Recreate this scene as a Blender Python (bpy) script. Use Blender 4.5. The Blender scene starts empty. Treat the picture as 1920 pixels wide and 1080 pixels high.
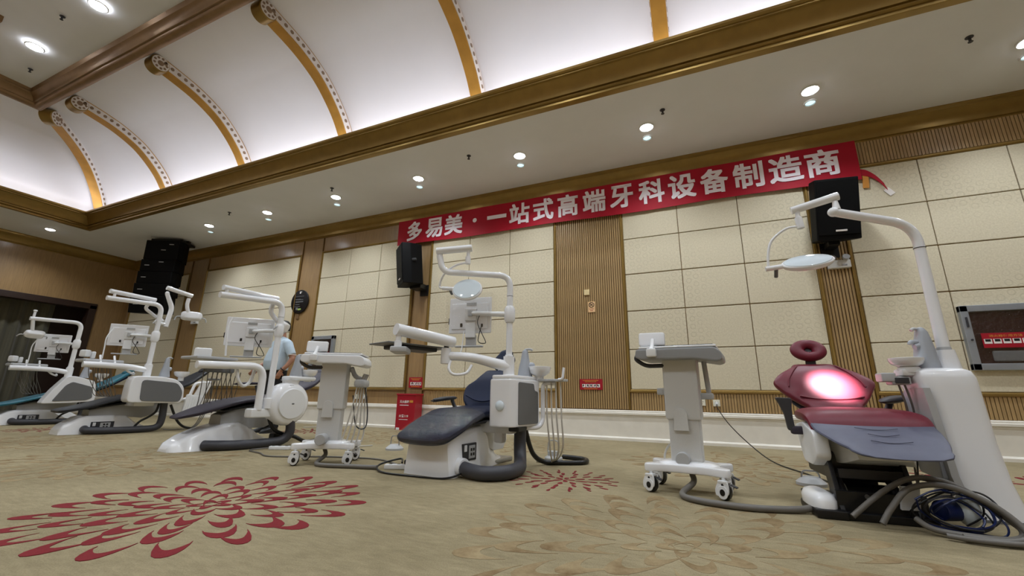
import bpy, bmesh, math, random
from mathutils import Vector, Matrix
random.seed(7)
PI = math.pi
scene = bpy.context.scene
COL = scene.collection

# ------------------------------------------------------------------ camera, world, exposure
cam_d = bpy.data.cameras.new('camera')
cam = bpy.data.objects.new('camera', cam_d); COL.objects.link(cam)
CAM_H = 0.62
yaw, pitch, roll, FPX = -0.412228, 0.250942, 0.0152901, 786.36
fw = Vector((math.sin(yaw)*math.cos(pitch), math.cos(yaw)*math.cos(pitch), math.sin(pitch)))
rt = Vector((math.cos(yaw), -math.sin(yaw), 0)); up = rt.cross(fw)
r2 = rt*math.cos(roll)+up*math.sin(roll); u2 = -rt*math.sin(roll)+up*math.cos(roll)
m = Matrix((r2, u2, -fw)).transposed().to_4x4(); m.translation = (0, 0, CAM_H)
cam.matrix_world = m
cam_d.sensor_width = 36; cam_d.lens = FPX/1920*36; cam_d.clip_start = 0.02; cam_d.clip_end = 200
scene.camera = cam
w = bpy.data.worlds.new('world'); scene.world = w; w.use_nodes = True
w.node_tree.nodes['Background'].inputs[0].default_value = (0.6, 0.62, 0.65, 1)
w.node_tree.nodes['Background'].inputs[1].default_value = 0.05
vs = scene.view_settings
vs.view_transform = 'Standard'; vs.look = 'None'; vs.exposure = 0.40; vs.gamma = 1; vs.use_curve_mapping = False
scene.cycles.max_bounces = 8; scene.cycles.sample_clamp_indirect = 6
SPOT_W, COVE_W, CENTER_W = 84.0, 4.5, 115.0

# ------------------------------------------------------------------ room dimensions (metres)
XL, XR, YB, YF = -15.45, 8.6, 6.70, -6.70
K = 0.974                      # the ceiling's scale
def cz(z): return CAM_H+(z-CAM_H)*K
ZS = cz(4.5)                   # soffit height

# cove lights lie in the trough behind the cornice
def area_light(name, loc, sx, sy, power, rot, color=(1, 1, 1), parent=None):
    d = bpy.data.lights.new(name, 'AREA'); d.shape = 'RECTANGLE'; d.size = sx; d.size_y = sy; d.energy = power; d.color = color
    o = bpy.data.objects.new(name, d); COL.objects.link(o); o.location = loc; o.rotation_euler = rot
    if parent: o.parent = parent
    return o
OX0, OX1, OY0, OY1 = XL+2.10, XR-2.10, YF+2.035, YB-2.035     # the opening's edge
cl = (0.88, 0.90, 1.0)
area_light('cove_light_back', ((OX0+OX1)/2, OY1+0.12, cz(4.76)), OX1-OX0, 0.10, COVE_W*(OX1-OX0), (PI+0.1, 0, 0), cl)
area_light('cove_light_front', ((OX0+OX1)/2, OY0-0.12, cz(4.76)), OX1-OX0, 0.10, 0.4*COVE_W*(OX1-OX0), (PI-0.1, 0, 0), cl)
area_light('cove_light_left', (OX0-0.12, 0, cz(4.76)), 0.10, OY1-OY0, COVE_W*(OY1-OY0), (PI, 0.1, 0), cl)
area_light('cove_light_right', (OX1+0.12, 0, cz(4.76)), 0.10, OY1-OY0, COVE_W*(OY1-OY0), (PI, -0.1, 0), cl)

# ------------------------------------------------------------------ materials
def lin(c):
    return tuple((v/255/12.92 if v/255 <= 0.04045 else ((v/255+0.055)/1.055)**2.4) for v in c)
MATS = {}
def nt(name):
    mt = bpy.data.materials.new(name); mt.use_nodes = True; MATS[name] = mt
    n = mt.node_tree.nodes; return mt, n, mt.node_tree.links, n['Principled BSDF']
def mat(name, rgb, rough=0.5, metal=0.0, var=0.0, scale=20.0, bump=0.0, bscale=80.0, coat=0.0, stretch=None, spec=None, emis=None, estr=0.0, trans=0.0, alpha=1.0, sheen=0.0, crough=0.06):
    mt, n, l, b = nt(name)
    c = lin(rgb)
    b.inputs['Base Color'].default_value = (*c, 1); b.inputs['Roughness'].default_value = rough; b.inputs['Metallic'].default_value = metal
    if coat: b.inputs['Coat Weight'].default_value = coat; b.inputs['Coat Roughness'].default_value = crough
    if spec is not None: b.inputs['Specular IOR Level'].default_value = spec
    if trans: b.inputs['Transmission Weight'].default_value = trans
    if alpha < 1: b.inputs['Alpha'].default_value = alpha
    if sheen: b.inputs['Sheen Weight'].default_value = sheen
    if emis: b.inputs['Emission Color'].default_value = (*lin(emis), 1); b.inputs['Emission Strength'].default_value = estr
    if var or bump:
        tc = n.new('ShaderNodeTexCoord'); mp = n.new('ShaderNodeMapping'); l.new(tc.outputs['Object'], mp.inputs['Vector'])
        if stretch: mp.inputs['Scale'].default_value = stretch
    if var:
        nz = n.new('ShaderNodeTexNoise'); nz.inputs['Scale'].default_value = scale; nz.inputs['Detail'].default_value = 5
        l.new(mp.outputs[0], nz.inputs['Vector'])
        rp = n.new('ShaderNodeValToRGB'); l.new(nz.outputs['Fac'], rp.inputs[0])
        rp.color_ramp.elements[0].position = 0.3; rp.color_ramp.elements[1].position = 0.7
        rp.color_ramp.elements[0].color = (*[v*(1-var) for v in c], 1); rp.color_ramp.elements[1].color = (*[min(1, v*(1+var)) for v in c], 1)
        l.new(rp.outputs[0], b.inputs['Base Color'])
    if bump:
        n2 = n.new('ShaderNodeTexNoise'); n2.inputs['Scale'].default_value = bscale; n2.inputs['Detail'].default_value = 3
        l.new(mp.outputs[0], n2.inputs['Vector'])
        bp = n.new('ShaderNodeBump'); bp.inputs['Strength'].default_value = bump; bp.inputs['Distance'].default_value = 0.01
        l.new(n2.outputs['Fac'], bp.inputs['Height']); l.new(bp.outputs[0], b.inputs['Normal'])
    return mt
mat('veneer', (150, 120, 80), 0.38, var=0.13, scale=5, stretch=(9, 9, 0.7), coat=0.5, crough=0.2)
mat('veneer_slat', (166, 136, 92), 0.45, var=0.12, scale=5, stretch=(9, 9, 0.7))
mat('groove_shade', (92, 70, 44), 0.6, var=0.12, scale=5, stretch=(9, 9, 0.7))  # shade of the slat grooves, put into a darker wood colour
mat('gold', (146, 118, 62), 0.34, metal=0.6, var=0.10, scale=6)
mat('gold_dark', (112, 84, 42), 0.4, metal=0.45, var=0.10, scale=6)
mat('bronze', (140, 112, 80), 0.46, metal=0.55, var=0.10, scale=6)
mat('rib_gold', (196, 146, 66), 0.42, metal=0.35, var=0.10, scale=5)
mat('rib_white', (226, 220, 214), 0.6)
mat('rib_dot', (140, 116, 92), 0.55)
mat('ceiling_paint', (228, 229, 233), 0.85, var=0.015, scale=3)
mat('vault_paint', (230, 229, 231), 0.9, var=0.012, scale=2)
mat('stone', (226, 220, 208), 0.28, var=0.05, scale=6, coat=0.15)
mat('curtain_cloth', (82, 78, 62), 0.9, var=0.25, scale=4, stretch=(1, 6, 0.3), sheen=0.3)
mat('door_dark', (44, 26, 18), 0.5, var=0.1)
mat('white_gloss', (236, 237, 240), 0.18, coat=0.4)
mat('white_satin', (226, 227, 228), 0.4)
mat('cream_plastic', (226, 222, 204), 0.4)
mat('light_grey', (176, 177, 178), 0.42)
mat('head_grey', (140, 141, 142), 0.4)
mat('cart_grey', (200, 200, 198), 0.38, var=0.03, scale=200)
mat('cuspidor_grey', (162, 166, 173), 0.4, trans=0.0)
mat('panel_grey', (104, 105, 106), 0.45)
mat('dark_grey', (50, 50, 54), 0.5)
mat('hose_grey', (58, 58, 64), 0.5)
mat('tube_grey', (106, 102, 96), 0.5)
mat('tube_pale', (196, 192, 184), 0.45)
mat('black_plastic', (13, 13, 15), 0.4)
mat('black_matte', (4, 4, 5), 0.6, spec=0.15, var=0.1, bump=0.15, bscale=300)
mat('steel', (172, 174, 178), 0.28, metal=0.9)
mat('aluminium', (168, 174, 182), 0.36, metal=0.6, var=0.04, scale=12)
mat('navy_leather', (13, 23, 50), 0.45, var=0.06, bump=0.06, bscale=350, spec=0.12)
mat('maroon_leather', (104, 26, 42), 0.42, var=0.05, bump=0.06, bscale=350, spec=0.35)
mat('slate_leather', (84, 86, 103), 0.45, spec=0.3, var=0.05, bump=0.06, bscale=350)
mat('plum_leather', (62, 57, 66), 0.48, spec=0.15, var=0.05, bump=0.06, bscale=350)
mat('charcoal_leather', (38, 39, 43), 0.45, spec=0.3, var=0.05, bump=0.06, bscale=350)
mat('teal_leather', (24, 100, 118), 0.42, var=0.05, bump=0.06, bscale=350)
mat('banner_red', (168, 14, 38), 0.6, var=0.05, scale=3, spec=0.25)
mat('banner_white', (244, 234, 240), 0.45, spec=0.3)
mat('tape', (206, 140, 60), 0.35)
mat('sign_red', (160, 22, 40), 0.35, var=0.03)
mat('sign_white', (232, 226, 222), 0.5)
mat('sign_cream', (232, 190, 140), 0.5)
mat('switch_cream', (222, 200, 150), 0.4)
mat('plaque_black', (10, 10, 12), 0.3)
mat('leaf_green', (150, 176, 84), 0.5)
mat('grey_print', (110, 110, 112), 0.6)
mat('red_carpet', (116, 9, 20), 0.95, var=0.10, scale=60, bump=0.3, bscale=400)
mat('skin', (176, 128, 104), 0.5, var=0.04, scale=12)
mat('polo', (186, 203, 216), 0.85, var=0.04, scale=10, bump=0.1, bscale=400)
mat('trousers', (14, 14, 18), 0.8)
mat('hair', (16, 14, 13), 0.6)
mat('blue_valve', (18, 34, 86), 0.35)
mat('cabinet_dark', (40, 14, 18), 0.35)
mat('lamp_glow', (255, 255, 255), 0.5, emis=(244, 248, 255), estr=22.0)
mat('accent_glow', (190, 220, 226), 0.3, emis=(205, 238, 246), estr=0.9)
mat('lamp_glass', (218, 230, 238), 0.06, coat=0.6, spec=0.8)
mat('exam_glow', (255, 236, 240), 0.4, emis=(255, 240, 244), estr=4.0)
mat('screen', (16, 16, 20), 0.12, coat=0.4)

def clear_film(name, rough, frac):
    mt, n, l, b = nt(name)
    b.inputs['Base Color'].default_value = (0.95, 0.95, 0.97, 1); b.inputs['Roughness'].default_value = rough
    b.inputs['Specular IOR Level'].default_value = 0.9
    tr = n.new('ShaderNodeBsdfTransparent'); mx = n.new('ShaderNodeMixShader'); mx.inputs[0].default_value = frac
    tc = n.new('ShaderNodeTexCoord'); nz = n.new('ShaderNodeTexNoise'); nz.inputs['Scale'].default_value = 26; nz.inputs['Detail'].default_value = 4
    bp = n.new('ShaderNodeBump'); bp.inputs['Strength'].default_value = 0.9; bp.inputs['Distance'].default_value = 0.012
    l.new(tc.outputs['Object'], nz.inputs['Vector']); l.new(nz.outputs['Fac'], bp.inputs['Height']); l.new(bp.outputs[0], b.inputs['Normal'])
    b.inputs['Transmission Weight'].default_value = 0.0
    gl = n.new('ShaderNodeBsdfGlossy'); gl.inputs['Roughness'].default_value = rough; l.new(bp.outputs[0], gl.inputs['Normal'])
    l.new(tr.outputs[0], mx.inputs[1]); l.new(gl.outputs[0], mx.inputs[2])
    l.new(mx.outputs[0], n['Material Output'].inputs['Surface'])
clear_film('film', 0.02, 0.09)
clear_film('pane', 0.03, 0.06)

def carpet_mat():
    mt, n, l, b = nt('carpet')
    tc = n.new('ShaderNodeTexCoord')
    def noise(scale, det=4, rough=0.6, mp=None):
        z = n.new('ShaderNodeTexNoise'); z.inputs['Scale'].default_value = scale; z.inputs['Detail'].default_value = det; z.inputs['Roughness'].default_value = rough
        l.new((mp.outputs[0] if mp else tc.outputs['Object']), z.inputs['Vector']); return z
    def ramp(src, p0, p1, c0, c1):
        r = n.new('ShaderNodeValToRGB'); l.new(src, r.inputs[0]); r.color_ramp.elements[0].position = p0; r.color_ramp.elements[1].position = p1
        r.color_ramp.elements[0].color = (*c0, 1); r.color_ramp.elements[1].color = (*c1, 1); return r
    big = noise(0.9, 4); r1 = ramp(big.outputs['Fac'], 0.3, 0.72, lin((145, 133, 105)), lin((173, 160, 130)))
    mp = n.new('ShaderNodeMapping'); mp.inputs['Scale'].default_value = (3.0, 9.0, 1); mp.inputs['Rotation'].default_value = (0, 0, 0.5); l.new(tc.outputs['Object'], mp.inputs['Vector'])
    tuft = noise(3.0, 5, 0.7, mp); r2 = ramp(tuft.outputs['Fac'], 0.36, 0.66, (0.82, 0.81, 0.78), (1.06, 1.05, 1.03))
    fine = noise(170, 3, 0.7); r3 = ramp(fine.outputs['Fac'], 0.3, 0.7, (0.78, 0.78, 0.76), (1.1, 1.1, 1.1))
    m1 = n.new('ShaderNodeMixRGB'); m1.blend_type = 'MULTIPLY'; m1.inputs[0].default_value = 1; l.new(r1.outputs[0], m1.inputs[1]); l.new(r2.outputs[0], m1.inputs[2])
    m2 = n.new('ShaderNodeMixRGB'); m2.blend_type = 'MULTIPLY'; m2.inputs[0].default_value = 1; l.new(m1.outputs[0], m2.inputs[1]); l.new(r3.outputs[0], m2.inputs[2])
    spot = noise(2.1, 6, 0.75); r4 = ramp(spot.outputs['Fac'], 0.60, 0.72, (0, 0, 0), (0.42, 0.42, 0.42))
    m3 = n.new('ShaderNodeMixRGB'); l.new(r4.outputs[0], m3.inputs[0]); l.new(m2.outputs[0], m3.inputs[1]); m3.inputs[2].default_value = (*lin((112, 102, 78)), 1)
    l.new(m3.outputs[0], b.inputs['Base Color']); b.inputs['Roughness'].default_value = 0.95; b.inputs['Specular IOR Level'].default_value = 0.15
    bp = n.new('ShaderNodeBump'); bp.inputs['Strength'].default_value = 0.5; bp.inputs['Distance'].default_value = 0.012
    l.new(fine.outputs['Fac'], bp.inputs['Height']); l.new(bp.outputs[0], b.inputs['Normal'])
    # the faded tan weave of the paler flowers
    mt, n2, l2, b2 = nt('tan_carpet')
    tc2 = n2.new('ShaderNodeTexCoord'); z = n2.new('ShaderNodeTexNoise'); z.inputs['Scale'].default_value = 5; z.inputs['Detail'].default_value = 6; z.inputs['Roughness'].default_value = 0.75
    l2.new(tc2.outputs['Object'], z.inputs['Vector'])
    r = n2.new('ShaderNodeValToRGB'); l2.new(z.outputs['Fac'], r.inputs[0]); r.color_ramp.elements[0].position = 0.32; r.color_ramp.elements[1].position = 0.66
    r.color_ramp.elements[0].color = (*lin((112, 90, 62)), 1); r.color_ramp.elements[1].color = (*lin((158, 141, 108)), 1)
    l2.new(r.outputs[0], b2.inputs['Base Color']); b2.inputs['Roughness'].default_value = 0.95; b2.inputs['Specular IOR Level'].default_value = 0.15
carpet_mat()

def acoustic_mat():
    mt, n, l, b = nt('acoustic_fabric')
    tc = n.new('ShaderNodeTexCoord'); oi = n.new('ShaderNodeObjectInfo')
    ad = n.new('ShaderNodeVectorMath'); ad.operation = 'ADD'; l.new(tc.outputs['Object'], ad.inputs[0]); l.new(oi.outputs['Location'], ad.inputs[1])
    def M(op, x, y=None):
        q = n.new('ShaderNodeMath'); q.operation = op
        for i, v in enumerate((x, y)):
            if v is None: continue
            if isinstance(v, (int, float)): q.inputs[i].default_value = v
            else: l.new(v, q.inputs[i])
        return q.outputs[0]
    nz = n.new('ShaderNodeTexNoise'); nz.inputs['Scale'].default_value = 55; nz.inputs['Detail'].default_value = 4; l.new(ad.outputs[0], nz.inputs['Vector'])
    r = n.new('ShaderNodeValToRGB'); l.new(nz.outputs['Fac'], r.inputs[0]); r.color_ramp.elements[0].position = 0.3; r.color_ramp.elements[1].position = 0.7
    r.color_ramp.elements[0].color = (*lin((200, 189, 163)), 1); r.color_ramp.elements[1].color = (*lin((214, 204, 179)), 1)
    # pressed honeycomb rings, strongest in soft patches
    se = n.new('ShaderNodeSeparateXYZ'); l.new(ad.outputs[0], se.inputs[0])
    k = 62.0
    c1 = M('COSINE', M('MULTIPLY', se.outputs['X'], k)); c2 = M('COSINE', M('MULTIPLY', se.outputs['X'], k/2)); c3 = M('COSINE', M('MULTIPLY', se.outputs['Z'], k*0.866))
    h = M('ADD', c1, M('MULTIPLY', M('MULTIPLY', c2, c3), 2.0))
    ring = M('SUBTRACT', 1.0, M('MINIMUM', M('ABSOLUTE', M('SUBTRACT', h, 0.5)), 1.0))
    pa = n.new('ShaderNodeTexNoise'); pa.inputs['Scale'].default_value = 1.1; pa.inputs['Detail'].default_value = 1; l.new(ad.outputs[0], pa.inputs['Vector'])
    pr = n.new('ShaderNodeValToRGB'); l.new(pa.outputs['Fac'], pr.inputs[0]); pr.color_ramp.elements[0].position = 0.42; pr.color_ramp.elements[1].position = 0.62
    pr.color_ramp.elements[0].color = (.18, .18, .18, 1)
    mu = M('MULTIPLY', ring, pr.outputs[0])
    mx = n.new('ShaderNodeMixRGB'); l.new(M('MULTIPLY', mu, 0.55), mx.inputs[0]); l.new(r.outputs[0], mx.inputs[1]); mx.inputs[2].default_value = (*lin((184, 174, 148)), 1)
    l.new(mx.outputs[0], b.inputs['Base Color'])
    bp = n.new('ShaderNodeBump'); bp.inputs['Strength'].default_value = 0.25; bp.inputs['Distance'].default_value = 0.004; bp.invert = True
    l.new(mu, bp.inputs['Height']); l.new(bp.outputs[0], b.inputs['Normal'])
    b.inputs['Roughness'].default_value = 0.8; b.inputs['Specular IOR Level'].default_value = 0.25
acoustic_mat()

# ------------------------------------------------------------------ mesh helpers
class MB:
    def __init__(s): s.v = []; s.f = []
    def add(s, vs, fs):
        o = len(s.v); s.v += [tuple(v) for v in vs]; s.f += [tuple(i+o for i in f) for f in fs]; return s
    def bm(s, b, M=None):
        if M is not None: b.transform(M)
        b.verts.index_update()
        s.add([v.co[:] for v in b.verts], [[v.index for v in f.verts] for f in b.faces]); b.free(); return s
    def box(s, c, d, bev=0.0, rot=None, seg=2):
        b = bmesh.new(); bmesh.ops.create_cube(b, size=1)
        bmesh.ops.scale(b, vec=d, verts=b.verts)
        if bev: bmesh.ops.bevel(b, geom=b.edges[:], offset=min(bev, min(d)*0.49), segments=seg, profile=0.5, affect='EDGES')
        M = Matrix.Translation(c)
        if rot is not None: M = M @ (rot.to_4x4() if hasattr(rot, 'to_4x4') else Matrix(rot))
        return s.bm(b, M)
    def loft(s, loops, cap=True, closed=False):
        n = len(loops[0]); vs = [p for L in loops for p in L]; fs = []
        m_ = len(loops)
        for i in range(m_ if closed else m_-1):
            a = i*n; b = ((i+1) % m_)*n
            for j in range(n): k = (j+1) % n; fs.append((a+j, a+k, b+k, b+j))
        if cap and not closed: fs.append(tuple(range(n))[::-1]); fs.append(tuple((m_-1)*n+j for j in range(n)))
        return s.add(vs, fs)
    def tube(s, pts, r, n=10, fil=0.0, fseg=6, cap=True, closed=False, flat=1.0):
        P = [Vector(p) for p in pts]
        R = list(r) if hasattr(r, '__len__') else [r]*len(P)
        if fil:
            Q = [P[0]]; RR = [R[0]]
            for i in range(1, len(P)-1):
                a = P[i-1]-P[i]; b = P[i+1]-P[i]; d = min(fil, a.length*0.49, b.length*0.49)
                p0 = P[i]+a.normalized()*d; p1 = P[i]+b.normalized()*d
                for k in range(fseg+1):
                    t = k/fseg; Q.append(p0*(1-t)**2+P[i]*2*t*(1-t)+p1*t*t); RR.append(R[i])
            Q.append(P[-1]); RR.append(R[-1]); P, R = Q, RR
        loops = []; prev = None
        N = len(P)
        for i in range(N):
            if closed: t = (P[(i+1) % N]-P[i-1]).normalized()
            else: t = ((P[min(i+1, N-1)]-P[max(i-1, 0)])).normalized()
            if prev is None:
                ref = Vector((0, 0, 1)) if abs(t.z) < 0.9 else Vector((1, 0, 0))
                nrm = (ref-t*ref.dot(t)).normalized()
            else:
                nrm = (prev-t*prev.dot(t)); nrm = nrm.normalized() if nrm.length > 1e-6 else prev
            prev = nrm; bn = t.cross(nrm)
            loops.append([P[i]+(nrm*math.cos(2*PI*j/n)*flat+bn*math.sin(2*PI*j/n))*R[i] for j in range(n)])
        return s.loft(loops, cap, closed)
    def curve(s, pts, r, n=8, sub=8, cap=True, closed=False):
        return s.tube(spline(pts, sub, closed), r, n, cap=cap, closed=closed)
    def lathe(s, prof, n=24, M=None):
        loops = [[Vector((r_*math.cos(2*PI*j/n), r_*math.sin(2*PI*j/n), z)) for j in range(n)] for r_, z in prof]
        if M is not None: loops = [[M @ p for p in L] for L in loops]
        return s.loft(loops)
    def cyl(s, a, b, r, n=16, bev=0.0):
        a = Vector(a); b = Vector(b); d = b-a; L = d.length
        q = d.to_track_quat('Z', 'Y').to_matrix().to_4x4(); M = Matrix.Translation(a) @ q
        pr = [(r, 0), (r, L)] if not bev else [(r-bev, 0), (r-bev*0.3, bev*0.3), (r, bev), (r, L-bev), (r-bev*0.3, L-bev*0.3), (r-bev, L)]
        return s.lathe(pr, n, M)
    def ell(s, c, d, n=20, m_=12, rot=None):
        loops = []
        for i in range(1, m_):
            t = PI*i/m_
            loops.append([Vector((d[0]*math.sin(t)*math.cos(2*PI*j/n), d[1]*math.sin(t)*math.sin(2*PI*j/n), -d[2]*math.cos(t))) for j in range(n)])
        if rot is not None: loops = [[rot @ p for p in L] for L in loops]
        return s.loft([[p+Vector(c) for p in L] for L in loops])
    def prism(s, out, t, M=None, bev=0.0, seg=2):
        """outline in local xy, thickness along local z from 0 to t"""
        b = bmesh.new(); vs = [b.verts.new((p[0], p[1], 0)) for p in out]
        f = b.faces.new(vs); r_ = bmesh.ops.extrude_face_region(b, geom=[f])
        bmesh.ops.translate(b, vec=(0, 0, t), verts=[e for e in r_['geom'] if isinstance(e, bmesh.types.BMVert)])
        bmesh.ops.recalc_face_normals(b, faces=b.faces)
        if bev:
            ed = [e for e in b.edges if abs(e.verts[0].co.z-e.verts[1].co.z) < 1e-6]
            bmesh.ops.bevel(b, geom=ed, offset=bev, segments=seg, profile=0.5, affect='EDGES', clamp_overlap=True)
        return s.bm(b, M)
    def sweep_rect(s, prof, x0, x1, y0, y1):
        """profile of (inset d, z) swept around the rectangle, closed ring"""
        n = len(prof); vs = []
        for sx, sy in ((0, 0), (1, 0), (1, 1), (0, 1)):
            for d, z in prof: vs.append(((x1-d) if sx else (x0+d), (y1-d) if sy else (y0+d), z))
        fs = []
        for c in range(4):
            a = c*n; b = ((c+1) % 4)*n
            for i in range(n-1): fs.append((a+i, b+i, b+i+1, a+i+1))
        return s.add(vs, fs)

def spline(pts, sub=8, closed=False):
    P = [Vector(p) for p in pts]; N = len(P); out = []
    for i in range(N if closed else N-1):
        if closed: p0, p1, p2, p3 = P[i-1], P[i], P[(i+1) % N], P[(i+2) % N]
        else: p0, p1, p2, p3 = P[max(i-1, 0)], P[i], P[i+1], P[min(i+2, N-1)]
        for k in range(sub):
            t = k/sub
            out.append(0.5*((2*p1)+(p2-p0)*t+(2*p0-5*p1+4*p2-p3)*t*t+(3*p1-p0-3*p2+p3)*t**3))
    if not closed: out.append(P[-1])
    return out

def link(name, me, parent=None):
    o = bpy.data.objects.new(name, me); COL.objects.link(o)
    if parent is not None: o.parent = parent
    return o
def obj(name, mb, material, parent=None, ang=38, flip=False):
    me = bpy.data.meshes.new(name); me.from_pydata(mb.v, [], mb.f); me.update()
    b = bmesh.new(); b.from_mesh(me); bmesh.ops.recalc_face_normals(b, faces=b.faces); b.to_mesh(me); b.free()
    me.polygons.foreach_set('use_smooth', [True]*len(me.polygons)); me.set_sharp_from_angle(angle=math.radians(ang))
    me.materials.append(MATS[material])
    o = link(name, me, parent); wn = o.modifiers.new('weighted_normal', 'WEIGHTED_NORMAL'); wn.keep_sharp = True
    return o
def tag(o, label=None, cat=None, group=None, kind=None):
    if label: o['label'] = label
    if cat: o['category'] = cat
    if group: o['group'] = group
    if kind: o['kind'] = kind
    return o
def thing(name, label, cat, loc=(0, 0, 0), rz=0.0, group=None):
    o = bpy.data.objects.new(name, None); COL.objects.link(o); o.location = loc; o.rotation_euler = (0, 0, rz); o.empty_display_size = 0.1
    return tag(o, label, cat, group)
def struct(name, mb, material, ang=38):
    o = obj(name, mb, material, None, ang); o['kind'] = 'structure'; return o
def copy_tree(o, parent=None):
    c = o.copy(); COL.objects.link(c); c.parent = parent
    for ch in list(o.children): copy_tree(ch, c)
    return c
def rotm(rx=0, ry=0, rz=0): return Matrix.Rotation(rz, 3, 'Z') @ Matrix.Rotation(ry, 3, 'Y') @ Matrix.Rotation(rx, 3, 'X')

_tc = {}
def glyph(ch, bold=0.0):
    key = (ch, bold)
    if key not in _tc:
        c = bpy.data.curves.new('lettering', 'FONT'); c.body = ch; c.size = 1; c.extrude = 0.0; c.offset = bold; c.resolution_u = 3; c.fill_mode = 'FRONT'
        o = bpy.data.objects.new('lettering', c); COL.objects.link(o)
        bpy.context.view_layer.update()
        dg = bpy.context.evaluated_depsgraph_get(); me = o.evaluated_get(dg).to_mesh()
        _tc[key] = ([v.co.copy() for v in me.vertices], [tuple(p.vertices) for p in me.polygons])
        o.evaluated_get(dg).to_mesh_clear(); bpy.data.objects.remove(o); bpy.data.curves.remove(c)
    return _tc[key]
def put_text(mb, ch, x0, x1, z0, z1, f, bold=0.0, keep=False):
    """fit the glyphs of ch into the box; f maps (u, v) to 3-D"""
    vs, fs = glyph(ch, bold)
    if not vs: return
    ax, bx_ = min(v.x for v in vs), max(v.x for v in vs); ay, by = min(v.y for v in vs), max(v.y for v in vs)
    if keep:
        k = min((x1-x0)/(bx_-ax), (z1-z0)/(by-ay)); mx_ = (x0+x1)/2; mz = (z0+z1)/2
        x0, x1 = mx_-k*(bx_-ax)/2, mx_+k*(bx_-ax)/2; z0, z1 = mz-k*(by-ay)/2, mz+k*(by-ay)/2
    mb.add([f(x0+(v.x-ax)/(bx_-ax)*(x1-x0), z0+(v.y-ay)/(by-ay)*(z1-z0)) for v in vs], fs)

def recenter(root, loc):
    """move a thing's origin to its own place without moving its parts"""
    v = Vector(loc); root.location = v
    for ch in root.children: ch.location = Vector(ch.location)-v
# ================================================================== the room
flo = struct('floor', MB().box(((XL+XR)/2, 0, -0.05), (XR-XL+0.8, YB-YF+0.4, 0.1)), 'carpet')

def flower(name, cx, cy, R, style, material, rings, seed, z=0.0):
    rnd = random.Random(seed); mb = MB()
    for rr, n, ln, wd in rings:
        ph = rnd.random()*6.28
        for k in range(n):
            a = ph+2*PI*k/n+rnd.uniform(-.08, .08)*6/n; r0 = R*rr*rnd.uniform(.95, 1.05)
            L = R*ln*rnd.uniform(.85, 1.15); W = R*wd*rnd.uniform(.85, 1.12); sk = rnd.uniform(-.25, .25)
            pts = []; zt = 0.0016+rnd.random()*0.0010
            if style == 'crescent':          # a hood-shaped petal, open towards the centre
                th = rnd.uniform(.56, .74) if material == 'red_carpet' else rnd.uniform(.55, .8); N = 11
                for i in range(N):
                    p_ = math.radians(-98+196*i/(N-1)); ex = L*.42 if (sk > 0) == (p_ > 0) else L*.18
                    pts.append((L*math.cos(p_)-ex*abs(math.sin(p_))**6, W*math.sin(p_)))
                for i in range(N):
                    p_ = math.radians(98-196*i/(N-1)); ex = L*.42 if (sk > 0) == (p_ > 0) else L*.18; s_ = abs(math.sin(p_))
                    pts.append((L*(1-th)*math.cos(p_)-ex*s_**6, W*math.sin(p_)*(.56+.40*s_**5)))
            else:                              # a solid drop-shaped petal
                N = 10
                for i in range(N):
                    t = 2*PI*i/N; u = math.cos(t); pts.append((L*0.5*u, W*0.5*math.sin(t)*(0.75+0.35*u)))
            ca, sa = math.cos(a), math.sin(a)
            top = [(cx+(r0+x)*ca-y*sa, cy+(r0+x)*sa+y*ca, z+zt) for x, y in pts]
            n_ = len(top); bot = [(p[0], p[1], z-0.002) for p in top]
            fs = [(i, (i+1) % n_, n_+(i+1) % n_, n_+i) for i in range(n_)]
            if style == 'crescent':
                h = n_//2
                fs += [(i, i+1, n_-2-i, n_-1-i) for i in range(h-1)]
            else: fs.append(tuple(range(n_)))
            mb.add(top+bot, fs)
    o = obj(name, mb, material, flo, 30); o['kind'] = 'stuff'; return o
BIG = [(.04, 5, .09, .042), (.17, 8, .12, .058), (.33, 11, .14, .066), (.49, 14, .15, .070), (.66, 17, .155, .074), (.83, 20, .16, .076)]
SMALL = [(.12, 5, .17, .10), (.32, 9, .20, .10), (.54, 13, .21, .095), (.74, 16, .20, .085), (.92, 18, .18, .065)]
flower('carpet_flower', -2.58, 1.71, 0.84, 'crescent', 'red_carpet', BIG, 3)
flower('carpet_flower', -1.01, 3.36, 0.42, 'drop', 'red_carpet', SMALL, 5)
flower('carpet_flower', -5.95, 5.45, 0.5, 'drop', 'red_carpet', SMALL, 6)
flower('carpet_flower', 2.35, 4.85, 0.75, 'drop', 'red_carpet', SMALL, 8)
flower('carpet_flower', -9.35, 3.5, 0.55, 'drop', 'red_carpet', SMALL, 9)
for i, (fx, fy, fr) in enumerate([(0.25, 4.85, 1.05), (-0.12, 2.15, 1.0), (-4.3, 5.3, 1.0), (-4.9, 2.3, 1.0), (-7.4, 2.6, 0.9), (2.6, 2.7, 1.0), (-2.2, 5.3, 0.8)]):
    flower('carpet_flower', fx, fy, fr, 'crescent', 'tan_carpet', BIG, 20+i, -0.0012)

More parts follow.
